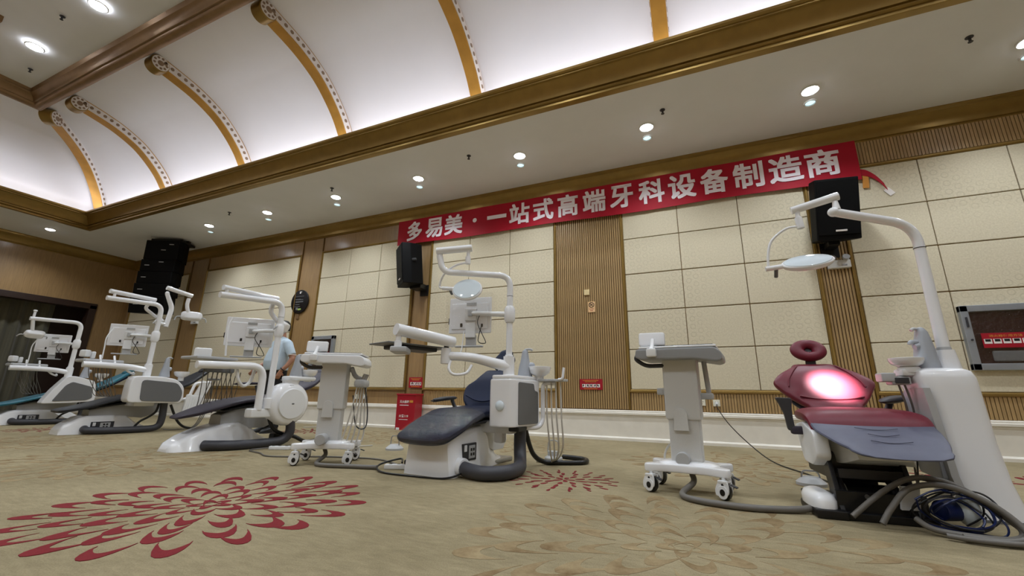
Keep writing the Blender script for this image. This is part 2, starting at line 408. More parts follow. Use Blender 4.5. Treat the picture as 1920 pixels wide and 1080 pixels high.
# ---- walls
wb = struct('wall_back', MB().box(((XL+XR)/2, YB+0.1, ZS/2+0.2), (XR-XL+0.4, 0.2, ZS+0.4)), 'veneer')
struct('wall_front', MB().box(((XL+XR)/2, YF-0.1, ZS/2+0.2), (XR-XL+0.4, 0.2, ZS+0.4)), 'veneer')
struct('wall_right', MB().box((XR+0.1, 0, ZS/2+0.2), (0.2, YB-YF+0.4, ZS+0.4)), 'veneer')
DY0, DY1, DZ = 1.2, 5.95, 2.90          # the opening in the left wall
mb = MB()
mb.box((XL-0.1, (DY1+YB)/2, ZS/2+0.2), (0.2, YB-DY1, ZS+0.4)); mb.box((XL-0.1, (DY0+YF)/2, ZS/2+0.2), (0.2, DY0-YF, ZS+0.4))
mb.box((XL-0.1, (DY0+DY1)/2, (DZ+ZS+0.4)/2), (0.2, DY1-DY0, ZS+0.4-DZ))
wl = struct('wall_left', mb, 'veneer')
mb = MB()
for y in (DY0+0.03, DY1-0.03): mb.box((XL-0.10, y, DZ/2), (0.26, 0.16, DZ), 0.01)
mb.box((XL-0.10, (DY0+DY1)/2, DZ-0.03), (0.26, DY1-DY0+0.1, 0.16), 0.01)
d1 = struct('door_1', mb, 'door_dark')
mb = MB(); mb.box((XL-0.75, (DY0+DY1)/2, 1.6), (0.04, DY1-DY0+0.6, 3.3)); obj('backing', mb, 'door_dark', d1)
# curtain hung inside the opening
mb = MB(); N = 170; vs = []; fs = []
for i in range(N+1):
    y = DY0+0.1+(DY1-DY0-0.75)*i/N; x = XL-0.42+0.05*math.sin(i*0.62)+0.02*math.sin(i*0.23)
    for z, g in ((2.86, .35), (2.0, .9), (1.0, 1.0), (0.02, 1.1)): vs.append((XL-0.42+(x-XL+0.42)*g, y+0.01*math.sin(i*.4+z), z))
for i in range(N):
    for j in range(3): a = i*4+j; fs.append((a, a+4, a+5, a+1))
mb.add(vs, fs); mb.add([(x+0.012, y, z) for x, y, z in vs], [f[::-1] for f in fs])
cu = obj('curtain', mb, 'curtain_cloth'); tag(cu, 'dark olive pleated curtain hanging in the doorway of the end wall', 'curtain')

# ---- stone baseboard: plinth, panel and cap
def baseboard(name, prof, a, b, side):
    mb = MB(); n = len(prof); vs = []
    for t in (a, b):
        for d, z in prof: vs.append((t, YB-d, z) if side == 'back' else (XL+d, t, z))
    mb.add(vs, [(i, i+1, n+i+1, n+i) for i in range(n-1)]+[tuple(range(n)), tuple(range(n, 2*n))])
    return struct(name, mb, 'stone', 25)
BP = [(0, 0), (.075, 0), (.075, .035), (.06, .05), (.045, .055), (.045, .335), (.055, .345), (.055, .36), (.07, .37), (.07, .395), (.058, .405), (.058, .42), (.04, .432), (0, .432)]
baseboard('baseboard_back', BP, XL, XR, 'back')
baseboard('baseboard_left', BP, DY1+0.06, YB-0.075, 'left')

# ---- crown moulding, soffit, cornice, vault and flat centre of the ceiling
CP = [(-.01, ZS-.27), (.018, ZS-.27), (.024, ZS-.255), (.018, ZS-.24), (.03, ZS-.235), (.034, ZS-.22), (.036, ZS-.19), (.05, ZS-.14), (.075, ZS-.10), (.10, ZS-.075), (.108, ZS-.06), (.118, ZS-.055), (.122, ZS-.02), (.13, ZS-.015), (.13, ZS+.01)]
struct('trim_1', MB().sweep_rect(CP, XL, XR, YF, YB), 'gold', 30)
def ins(y): return YB-y          # inset of a world y from the back wall
# the soffit ring
IE = ins(4.79*K)
ceil = struct('ceiling', MB().sweep_rect([(-.2, ZS), (IE-0.01, ZS), (IE-0.01, ZS+.06), (-.2, ZS+.06)], XL, XR, YF, YB), 'ceiling_paint', 30)
def prof(L): return [(ins(y*K), cz(z)) for y, z in L]
struct('trim_2', MB().sweep_rect(prof([(4.86, 4.5), (4.775, 4.495), (4.765, 4.50), (4.765, 4.525), (4.78, 4.53), (4.775, 4.545), (4.76, 4.55), (4.745, 4.565), (4.75, 4.582), (4.765, 4.587), (4.765, 4.60), (4.74, 4.605), (4.735, 4.625), (4.725, 4.66), (4.705, 4.70), (4.68, 4.745), (4.655, 4.78), (4.64, 4.80), (4.615, 4.808), (4.615, 4.825), (4.60, 4.83), (4.585, 4.85), (4.585, 4.885), (4.60, 4.89), (4.82, 4.89), (4.84, 4.72)]), XL, XR, YF, YB), 'gold', 30)
VPROF = [(5.20, 4.70), (5.20, 4.95), (5.17, 5.08), (5.12, 5.19), (5.047, 5.285), (4.899, 5.50), (4.684, 5.73), (4.418, 5.95), (4.169, 6.09), (3.844, 6.215), (3.465, 6.30), (3.149, 6.345), (2.78, 6.36)]
VS = [(p.x, p.y) for p in spline([(y, z, 0) for y, z in VPROF], 4)]
vault = struct('ceiling_vault', MB().sweep_rect(prof([(4.80, 4.72)]+VS), XL, XR, YF, YB), 'vault_paint', 30)
struct('trim_3', MB().sweep_rect(prof([(2.98, 6.36), (2.98, 6.19), (2.96, 6.15), (2.92, 6.125), (2.88, 6.12), (2.84, 6.135), (2.815, 6.165), (2.81, 6.19), (2.785, 6.19), (2.775, 6.20), (2.765, 6.23), (2.745, 6.262), (2.715, 6.285), (2.69, 6.295), (2.68, 6.31), (2.70, 6.32), (2.70, 6.345), (2.665, 6.40)]), XL, XR, YF, YB), 'bronze', 30)
ci = ins(2.70*K)
struct('ceiling_centre', MB().box(((XL+XR)/2, 0, cz(6.39)+0.03), (XR-XL-2*ci+0.1, YB-YF-2*ci+0.1, 0.06)), 'ceiling_paint')
mb = MB(); mb.sweep_rect([(0, 0), (.0, -.10), (.07, -.14), (.14, -.12), (.2, -.04), (.2, 0)], -13.2*K, -9.72*K, -1.75*K, 1.72*K)
mb.v = [(x, y, cz(6.39)+z) for x, y, z in mb.v]
struct('trim_4', mb, 'bronze', 30)

# ---- the vault's ribs: gilded bands with pale dotted sides and a scroll at the top
def rib(x, hip=None):
    """hip: unit direction in plan for a corner rib; else the rib runs in the y-z plane"""
    W = 0.185*K/2
    c = [(y, z) for y, z in VS if 3.12 <= y and z >= 4.95]
    outer = []; inner = []
    for i, (y, z) in enumerate(c):
        a = c[max(i-1, 0)]; b = c[min(i+1, len(c)-1)]; t = Vector((b[0]-a[0], b[1]-a[1])).normalized(); nrm = Vector((t.y, -t.x))
        if nrm.x > 0 and nrm.y > 0: nrm = -nrm
        if nrm.dot(Vector((-1, -1))) < 0: nrm = -nrm
        d = 0.185
        if i < 3: d = 0.14+0.015*i
        outer.append(Vector((y, z))-nrm*0.01); inner.append(Vector((y, z))+nrm*d)
    def to3(u, q):                       # u across the rib, q = (y, z) in the vault section
        y, z = q[0]*K, cz(q[1])
        if hip is None: return Vector((x+u, y, z))
        ex, ey, dx, dy = hip             # corner of the cornice and inward signs
        off = ins(y)
        px = XL+off; py = YB-off
        nrm = Vector((-1, -1, 0)).normalized()*(-1)
        return Vector((px, py, z))+Vector((1, 1, 0)).normalized()*u
    root = obj('rib', MB().loft([[to3(s*W, q) for s, q in ((-1, a), (1, a), (1, b), (-1, b))] for a, b in zip(outer, inner)]), 'rib_gold', vault, 30)
    # scroll
    sc_c = Vector((3.18, 6.205)); sr = 0.15
    WS = W*1.12
    mb = MB(); mb.loft([[to3(u, sc_c+Vector((math.cos(2*PI*j/24), math.sin(2*PI*j/24)))*sr*f) for j in range(24)] for u, f in ((-WS, .93), (-WS+.012, 1), (WS-.012, 1), (WS, .93))])
    obj('scroll', mb, 'gold', root, 35)
    mb = MB()
    for s in (-1, 1):                    # pale dotted side panels
        o2 = [a+(b-a)*0.15 for a, b in zip(outer, inner)]; i2 = [a+(b-a)*0.90 for a, b in zip(outer, inner)]
        mb.loft([[to3(s*(W-0.004), a), to3(s*(W+0.006), a), to3(s*(W+0.006), b), to3(s*(W-0.004), b)] for a, b in zip(o2, i2)])
        mb.loft([[to3(s*(WS+e), sc_c+Vector((math.cos(2*PI*j/24), math.sin(2*PI*j/24)))*sr*0.88) for j in range(24)] for e in (-.004, .006)])
    obj('side_panel', mb, 'rib_white', root, 30)
    # dots on the side that faces the room's middle, one by one; the other side joined
    mid = [(a+b)/2 for a, b in zip(outer, inner)]
    acc = [0]
    for i in range(1, len(mid)): acc.append(acc[-1]+(mid[i]-mid[i-1]).length)
    spots = []
    L = acc[-1]-0.16; n = 21
    for k in range(n):
        t = 0.05+L*k/(n-1); i = max(j for j in range(len(acc)-1) if acc[j] <= t); q = (t-acc[i])/(acc[i+1]-acc[i])
        spots.append((mid[i].lerp(mid[i+1], q), 0.032))
    for k in range(9): a = 2*PI*k/9; spots.append((sc_c+Vector((math.cos(a), math.sin(a)))*sr*0.64, 0.021))
    spots.append((sc_c, 0.048))
    other = MB()
    for q, r_ in spots:
        for s in (-1, 1):
            e0 = W if (q-sc_c).length > sr else WS
            mb = MB() if s == 1 else other
            mb.loft([[to3(s*(e0+e), q+Vector((math.cos(2*PI*j/10), math.sin(2*PI*j/10)))*r_) for j in range(10)] for e in (0.0, .011)])
            if s == 1: obj('dot', mb, 'rib_dot', root, 30)
    obj('dots', other, 'rib_dot', root, 30)['kind'] = 'stuff'
for k in range(7): rib((-11.08+2.755*k)*K)
rib(0, hip=(0, 0, 1, 1))

# ---- panel groups on the back wall
ROWS = [.734, 1.330, 1.930, 2.531, 3.131, 3.737]
GROUPS = [(-15.2, -12.67, 1), (-11.86, -8.41, 1), (-7.67, -5.14, 3), (-4.66, -2.13, 3), (-.932, 1.618, 3), (2.043, 4.65, 3), (5.3, 8.4, 3)]
FR = 0.045
pan_cache = {}
for x0, x1, nc in GROUPS:
    mb = MB()
    n = 5
    pf = [(-FR, 0), (-FR, .03), (-FR*.7, .045), (-FR*.35, .04), (-FR*.2, .026), (0, .022), (0, 0)]
    vs = []
    for sx, sz in ((0, 0), (1, 0), (1, 1), (0, 1)):
        for d, h in pf: vs.append(((x1-d) if sx else (x0+d), YB-h, (ROWS[-1]-d) if sz else (ROWS[0]+d)))
    k = len(pf)
    mb.add(vs, [(c*k+i, ((c+1) % 4)*k+i, ((c+1) % 4)*k+(i+1) % k, c*k+(i+1) % k) for c in range(4) for i in range(k)])
    obj('panel_frame', mb, 'gold', wb, 30)
    cw = (x1-x0)/nc
    for r in range(5):
        h = ROWS[r+1]-ROWS[r]
        key = (round(cw, 2), round(h, 2))
        for c in range(nc):
            if key not in pan_cache:
                o = obj('acoustic_panel', MB().box((0, 0, 0), (cw-.010, .03, h-.010), .006), 'acoustic_fabric', wb, 8); pan_cache[key] = o.data
            else: o = link('acoustic_panel', pan_cache[key], wb)
            o.location = (x0+cw*(c+.5), YB-.012, (ROWS[r]+ROWS[r+1])/2)
# slatted wood: wide and narrow pilaster with single slats, dado and frieze joined
SLP = 0.0362
sl_cache = {}
def slats_single(x0, x1, z0, z1):
    n = round((x1-x0)/SLP); p = (x1-x0)/n
    for i in range(n):
        key = (round(p, 4), z0, z1)
        if key not in sl_cache:
            o = obj('slat', MB().box((0, 0, 0), (p*0.72, .024, z1-z0), .005, seg=1), 'veneer_slat', wb, 8); sl_cache[key] = o.data
        else: o = link('slat', sl_cache[key], wb)
        o.location = (x0+p*(i+.5), YB-.012, (z0+z1)/2)
    obj('shade_backing', MB().box(((x0+x1)/2, YB-.002, (z0+z1)/2), (x1-x0, .006, z1-z0)), 'groove_shade', wb)  # sheet behind the slats, coloured dark to stand for groove shade
def slats_joined(name, x0, x1, z0, z1):
    n = round((x1-x0)/SLP); p = (x1-x0)/n; mb = MB()
    for i in range(n): mb.box((x0+p*(i+.5), YB-.012, (z0+z1)/2), (p*0.80, .020, z1-z0))
    obj(name, mb, 'veneer_slat', wb)['kind'] = 'stuff'
    obj('shade_backing', MB().box(((x0+x1)/2, YB-.002, (z0+z1)/2), (x1-x0, .006, z1-z0)), 'groove_shade', wb)  # same dark-coloured sheet, painting the shade between joined slats
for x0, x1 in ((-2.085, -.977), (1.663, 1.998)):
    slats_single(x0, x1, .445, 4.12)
    mb = MB()
    for x in (x0-.012, x1+.012): mb.box((x, YB-.02, 2.28), (.022, .045, 3.68), .006)
    obj('pilaster_edge', mb, 'gold', wb)
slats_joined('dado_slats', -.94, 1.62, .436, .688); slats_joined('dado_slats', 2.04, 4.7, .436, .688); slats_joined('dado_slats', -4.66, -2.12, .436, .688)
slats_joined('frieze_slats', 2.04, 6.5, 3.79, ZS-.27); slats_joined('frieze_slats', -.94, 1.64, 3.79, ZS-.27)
for x0, x1 in ((-5.095, -4.705), (-8.365, -7.715), (-12.625, -11.905)):
    mb = MB()
    for x in (x0+.005, x1-.005): mb.box((x, YB-.012, 2.28), (.02, .03, 3.68), .006)
    obj('pilaster_edge', mb, 'gold_dark', wb)

# ================================================================== ceiling fixtures
def downlight(x, y, z, label, power=SPOT_W, r=0.085):
    t = thing('downlight', label, 'ceiling light', (x, y, z), 0, 'recessed ceiling downlights')
    obj('trim_ring', MB().lathe([(r+.022, .0), (r+.022, -.008), (r+.01, -.014), (r-.002, -.010), (r-.006, .0)], 28), 'white_satin', t)
    obj('lamp', MB().ell((0, 0, -.004), (r, r, .03), 24, 8), 'lamp_glow', t)
    d = bpy.data.lights.new('lamp_light', 'SPOT'); d.energy = power; d.spot_size = math.radians(140); d.spot_blend = 0.7; d.shadow_soft_size = 0.08; d.color = (0.86, 0.93, 1.0)
    o = bpy.data.objects.new('lamp_light', d); COL.objects.link(o); o.parent = t; o.location = (0, 0, -.06)
    return t
ordn = ['first', 'second', 'third', 'fourth', 'fifth', 'sixth', 'seventh', 'eighth', 'ninth', 'tenth', 'eleventh', 'twelfth']
xs = [(-10.53+2.03*k)*K for k in range(10)]
for i, x in enumerate(xs):
    downlight(x, 5.745*K, ZS, 'bright recessed downlight in the soffit along the banner wall, %s from the speaker stack' % ordn[i])
    xa = (-10.926+2.105*i)*K
    t = thing('accent_light', 'small dim round ceiling light close to the banner wall, %s from the speaker stack' % ordn[i], 'ceiling light', (xa, 6.02*K, ZS), 0, 'small dim lights beside the downlights')
    obj('rim', MB().lathe([(.078, 0), (.078, -.012), (.07, -.02), (.058, -.016), (.055, 0)], 24), 'white_satin', t)
    obj('lens', MB().ell((0, 0, 0), (.056, .056, .012), 20, 6), 'accent_glow', t)
for i in range(4): downlight(-14.63*K, (4.41-2.03*i)*K, ZS, 'bright recessed downlight in the soffit along the doorway wall' if i == 0 else 'recessed downlight in the soffit of the doorway wall, %s from the corner' % ordn[i])
for i in range(10): downlight((-10.53+2.03*i)*K, -5.745*K, ZS, 'recessed downlight in the soffit behind the viewer, %s in its row' % ordn[i])
for i in range(8):
    for s in (1, -1): downlight((-10.07+2.06*i)*K, s*2.194*K, cz(6.36), 'bright downlight in the high flat ceiling panel, %s in its %s row' % (ordn[i], 'far' if s > 0 else 'near'), CENTER_W, 0.10)
def sprinkler(x, y, z, label):
    t = thing('sprinkler', label, 'sprinkler', (x, y, z), 0, 'ceiling sprinklers')
    obj('plate', MB().lathe([(.035, 0), (.035, -.006), (.012, -.012), (.012, -.045), (.004, -.05)], 16), 'dark_grey', t)
    obj('deflector', MB().cyl((0, 0, -.062), (0, 0, -.058), .022, 14), 'dark_grey', t)
for i, x in enumerate((-9.307, -6.25, -3.20, -.133, 3.05)): sprinkler(x*K, 5.43*K, ZS, 'dark sprinkler head in the banner-side soffit, %s from the speaker stack' % ordn[i])
sprinkler(-8.56, 2.02, cz(6.36), 'dark sprinkler head in the high flat ceiling between two downlights')
sprinkler(-10.6, 2.35, cz(6.36), 'dark sprinkler head in the high flat ceiling near the beam corner')
# ================================================================== dental equipment: shared builders (thing-local metres)
def cushion(mb, secs, n=28, e=2.7, dish=0.0, er=(0.06, 0.06)):
    """upholstered pad: secs = (y, z, half width, thickness) of the top surface's middle line"""
    S = [(Vector((y, z)), hw, t) for y, z, hw, t in secs]
    P = [s[0] for s in S]
    T = [(P[min(i+1, len(P)-1)]-P[max(i-1, 0)]).normalized() for i in range(len(P))]
    out = []
    def ring(p, t, hw, th, k):
        nrm = Vector((-t.y, t.x))
        L = []
        for j in range(n):
            a = 2*PI*j/n; c, s_ = math.cos(a), math.sin(a)
            x = hw*math.copysign(abs(c)**(2/e), c); h = th/2*k*math.copysign(abs(s_)**(2/e), s_)-th/2
            if s_ > 0: h -= dish*(1-min(1, abs(x)/max(hw, 1e-4))**2)
            q = p+nrm*h; L.append(Vector((x, q.x, q.y)))
        return L
    r0, r1 = er
    for f in (0.0, .3, .7): 
        k = math.sqrt(max(0.02, 1-(1-f)**2)); hw, th = S[0][1], S[0][2]
        out.append(ring(P[0]-T[0]*r0*(1-f), T[0], hw-(1-k)*r0, th, 0.25+0.75*k))
    for p, t, (q, hw, th) in zip(P, T, S): out.append(ring(p, t, hw, th, 1))
    for f in (.7, .3, 0.0):
        k = math.sqrt(max(0.02, 1-(1-f)**2)); hw, th = S[-1][1], S[-1][2]
        out.append(ring(P[-1]+T[-1]*r1*(1-f), T[-1], hw-(1-k)*r1, th, 0.25+0.75*k))
    return mb.loft(out)
def sm(secs, sub=4):
    """smooth a section list"""
    a = spline([(s[0], s[1], 0) for s in secs], sub); b = spline([(s[2], s[3], 0) for s in secs], sub)
    return [(p.x, p.y, q.x, q.y) for p, q in zip(a, b)]
def trap(y, hw, h, z0=0.0, top=0.86, r=0.03, n=4):
    """rounded trapezoid section in the x-z plane at y"""
    c = [(-hw, z0), (hw, z0), (hw*top, h), (-hw*top, h)]; L = []
    for i, (x, z) in enumerate(c):
        p = Vector((x, z)); a = Vector(c[i-1])-p; b = Vector(c[(i+1) % 4])-p; rr = min(r, abs(h-z0)*0.45) if i >= 2 else 0.004
        p0 = p+a.normalized()*rr; p1 = p+b.normalized()*rr
        for k in range(n): t = k/(n-1); q = p0*(1-t)**2+p*2*t*(1-t)+p1*t*t; L.append(Vector((q.x, y, q.y)))
    return L
def base_shell(root, secs, material='white_gloss', top=.86, name='base'):
    return obj(name, MB().loft([trap(y, hw, h, 0.0, top, min(.05, h*.4)) for y, hw, h in secs]), material, root, 42)
def yz_plate(out, x0, x1, bev=.012):
    """outline in (y, z) extruded from x0 to x1"""
    M = Matrix(((0, 0, 1, x0), (1, 0, 0, 0), (0, 1, 0, 0), (0, 0, 0, 1)))
    return MB().prism(out, x1-x0, M, bev)
def rrect(y0, y1, z0, z1, r, n=5):
    L = []
    for cx, cy, a0 in ((y1-r, z0+r, -90), (y1-r, z1-r, 0), (y0+r, z1-r, 90), (y0+r, z0+r, 180)):
        for k in range(n): a = math.radians(a0+90*k/(n-1)); L.append((cx+r*math.cos(a), cy+r*math.sin(a)))
    return L
def rpoly(pts, r=.03, n=4):
    L = []
    for i, p in enumerate(pts):
        p = Vector(p); a = Vector(pts[i-1])-p; b = Vector(pts[(i+1) % len(pts)])-p; rr = min(r, a.length*.45, b.length*.45)
        p0 = p+a.normalized()*rr; p1 = p+b.normalized()*rr
        for k in range(n): t = k/(n-1); q = p0*(1-t)**2+p*2*t*(1-t)+p1*t*t; L.append((q.x, q.y))
    return L
def frame(c, ang, tilt=0.0):
    """matrix whose local -y (the back side) looks along the compass angle ang; x runs along the width"""
    return Matrix.Translation(c) @ Matrix.Rotation(ang, 4, 'Z') @ Matrix.Rotation(tilt, 4, 'X')
def mtx(mb, M): mb.v = [tuple(M @ Vector(v)) for v in mb.v]; return mb

def monitor(root, c, ang, w=.44, h=.31, arm_from=None, cover=False, tilt=0.0, cable=True):
    """monitor seen from behind: housing, screen, bracket, handle bar under it, hanging cable"""
    M = frame(c, ang, tilt)
    mb = MB().box((0, 0, 0), (w, .030, h), .010).box((0, -.018, -.01), (w*.86, .018, h*.72), .010)
    mo = obj('monitor', mtx(mb, M), 'white_gloss', root)
    obj('screen', mtx(MB().box((0, .0155, .008), (w-.03, .004, h-.045), .001), M), 'screen', mo)
    obj('rear_mount', mtx(MB().box((.02, -.035, .0), (.115, .03, .115), .008).box((.02, -.03, -h*.42), (.10, .03, h*.42), .008), M), 'white_satin', mo)
    for c_, d_ in (((-.075, -.031, -h*.28), (.022, .010, .035)), ((.13, -.031, -h*.30), (.018, .010, .03)), ((-w/2-.006, 0, -.05), (.008, .012, .06))): obj('socket', mtx(MB().box(c_, d_, .003), M), 'black_plastic', mo)
    obj('vent', mtx(MB().box((.02, -.028, h*.30), (.10, .004, .03), .002), M), 'light_grey', mo)
    mb = MB().box((.02, -.01, -h*.70), (.10, .026, h*.30), .006).box((0, -.01, -h*.86), (w*.66, .04, .018), .008)
    obj('handle_bar', mtx(mb, M), 'light_grey', mo)
    if arm_from is not None:
        e = M @ Vector((.02, -.055, .01)); a = Vector(arm_from)
        mid = e.lerp(a, .25)
        obj('monitor_arm', MB().tube([e, mid, a], [.016, .022, .026], 12), 'white_satin', root)
        obj('arm_knuckle', MB().cyl(e+Vector((0, 0, -.028)), e+Vector((0, 0, .028)), .024, 14, .005), 'light_grey', root)
        if cable:
            p = [mid+Vector((0, 0, -.01)), mid+Vector((-.01, -.02, -.09)), M @ Vector((.15, -.07, -.19)), M @ Vector((.19, -.08, -.27)), M @ Vector((.11, -.06, -.25)), M @ Vector((.13, -.04, -h*.30))]
            obj('monitor_cable', MB().curve(p, .004, 6), 'black_plastic', root)
    if cover:
        mb = MB().box((.0, -.02, .02), (w+.04, .085, h+.03), .012)
        obj('plastic_cover', mtx(mb, M), 'film', mo)
    return mo
def tower(root, c, s=1.0, bowl=(-.14, .02), bowl_mat='white_gloss', h=.26):
    """cuspidor: grey water tower with two spouts, a bowl beside it"""
    x, y, z = c
    M = Matrix.Translation((x, y, z))
    cp = obj('cuspidor_tower', mtx(MB().loft([[Vector((a*.055*k*math.copysign(abs(math.cos(t))**.7, math.cos(t))+sh, b*.05*k*math.copysign(abs(math.sin(t))**.7, math.sin(t)), zz)) for t in [2*PI*j/20 for j in range(20)]] for zz, k, a, b, sh in ((0, 1.15, 1, 1.2, 0), (.08, 1.0, 1, 1.1, 0), (h*.6, .72, 1, 1, 0), (h*.85, .55, 1, 1, 0), (h*.95, .46, 1, 1, 0), (h, .25, 1, 1, 0))]), M), 'cuspidor_grey', root)
    bx, by = bowl; d = Vector((bx, by, 0)).normalized()
    tp = Vector((x, y, z+h*.93))
    obj('spout', MB().tube([tp, tp+Vector((0, 0, .02)), tp+d*.05+Vector((0, 0, .025)), tp+d*.07+Vector((0, 0, .012))], .011, 10, .02), 'light_grey', cp)
    tq = Vector((x, y, z+h*.48))
    obj('cup_filler', MB().tube([tq, tq+d*.075, tq+d*.082+Vector((0, 0, -.02))], .014, 10, .012), 'cuspidor_grey', cp)
    obj('cup_rest', MB().cyl(Vector((x, y, z+h*.40))+d*.04, Vector((x, y, z+h*.42))+d*.075, .03, 14), 'cuspidor_grey', cp)
    Mb = Matrix.Translation((x+bx, y+by, z+.005))
    b = obj('cuspidor_bowl', MB().lathe([(.03, 0), (.05, .004), (.09, .03), (.105, .065), (.108, .088), (.102, .09), (.095, .07), (.06, .03), (.012, .016)], 30, Mb), bowl_mat, root)
    obj('bowl_neck', MB().cyl((x+bx, y+by, z-.05), (x+bx, y+by, z+.01), .04, 18), 'white_satin', b)
    return cp
def collar(root, p, r, h=.03, material='white_gloss', name='collar'):
    return obj(name, MB().cyl((p[0], p[1], p[2]-h/2), (p[0], p[1], p[2]+h/2), r, 18, .004), material, root)
def hub(root, p, r=.045, h=.13):
    x, y, z = p
    return obj('pole_hub', MB().lathe([(r*.72, -h/2), (r, -h*.32), (r*1.02, 0), (r, h*.32), (r*.72, h/2)], 20, Matrix.Translation((x, y, z))), 'white_gloss', root)
def disc_lamp(root, c, dirx, tilt, rad=(.105, .085), name='lamp_head', on=False):
    """flat LED lamp: glass disc, rim, stem to one side with a grip"""
    d = Vector(dirx).normalized(); n = Vector(tilt).normalized(); d = (d-n*d.dot(n)).normalized(); e = n.cross(d)
    M = Matrix(((d.x, e.x, n.x, c[0]), (d.y, e.y, n.y, c[1]), (d.z, e.z, n.z, c[2]), (0, 0, 0, 1)))
    S = Matrix.Diagonal((1, rad[1]/rad[0], 1, 1))
    lh = obj(name, MB().lathe([(rad[0]*.5, -.026), (rad[0]*.92, -.024), (rad[0], -.010), (rad[0], .006), (rad[0]*.95, .012)], 36, M @ S), 'white_gloss', root)
    obj('lamp_cover', MB().lathe([(rad[0]*.94, .010), (rad[0]*.9, .017), (rad[0]*.6, .024), (rad[0]*.1, .027)], 36, M @ S), 'lamp_glass', lh)
    if on: obj('light_face', MB().lathe([(rad[0]*.62, -.0265), (rad[0]*.55, -.0295), (.01, -.030)], 30, M @ S), 'exam_glow', lh)
    mb = MB().cyl(M @ Vector((-rad[0]*.95, 0, -.004)), M @ Vector((-rad[0]-.105, 0, -.004)), .018, 14, .003)
    obj('lamp_stem', mb, 'white_gloss', lh)
    obj('grip', MB().cyl(M @ Vector((-rad[0]-.035, 0, -.015)), M @ Vector((-rad[0]-.035, 0, -.085)), .013, 12, .002), 'panel_grey', lh)
    return M @ Vector((-rad[0]-.085, 0, -.004)), lh
def box_lamp(root, c, ang, tilt=0.3, s=1.0):
    """halogen style lamp head with two grips"""
    M = frame(c, ang, tilt) @ Matrix.Scale(s, 4)
    lh = obj('lamp_head', mtx(MB().loft([[Vector((hw*math.copysign(abs(math.cos(t))**.5, math.cos(t)), yy, hh*math.copysign(abs(math.sin(t))**.55, math.sin(t)))) for t in [2*PI*j/24 for j in range(24)]] for yy, hw, hh in ((-.05, .07, .035), (-.035, .105, .055), (.0, .125, .066), (.03, .128, .068), (.04, .122, .064))]), M), 'white_gloss', root)
    obj('reflector', mtx(MB().box((0, .036, 0), (.20, .012, .10), .004), M), 'lamp_glass', lh)
    for sgn in (-1, 1): obj('grip', mtx(MB().tube([(sgn*.10, 0, -.02), (sgn*.17, .01, -.02), (sgn*.185, .02, -.075)], .009, 10, .03), M), 'light_grey', lh)
    return lh
def tubes(root, pts_list, r=.006, material='tube_grey', name='instrument_tube'):
    for p in pts_list: obj(name, MB().curve(p, r, 6, 7), material, root)
def sockets(root, x, y0, y1, z0, z1):
    """recess with socket plate on the right flank of a base"""
    sp = obj('socket_recess', MB().box((x, (y0+y1)/2, (z0+z1)/2), (.02, y1-y0, z1-z0), .006), 'dark_grey', root)
    obj('socket_plate', MB().box((x+.008, (y0+y1)/2+.03, (z0+z1)/2), (.012, (y1-y0)*.45, (z1-z0)*.75), .004), 'light_grey', sp)
    mb = MB()
    for i in range(2):
        for j in range(2): mb.box((x+.014, (y0+y1)/2+.015+.035*i, (z0+z1)/2-.018+.036*j), (.006, .022, .022), .002)
    obj('socket_holes', mb, 'black_plastic', sp)
    obj('valve', MB().box((x+.006, y0+.035, z1-.035), (.02, .035, .05), .004), 'white_satin', sp)

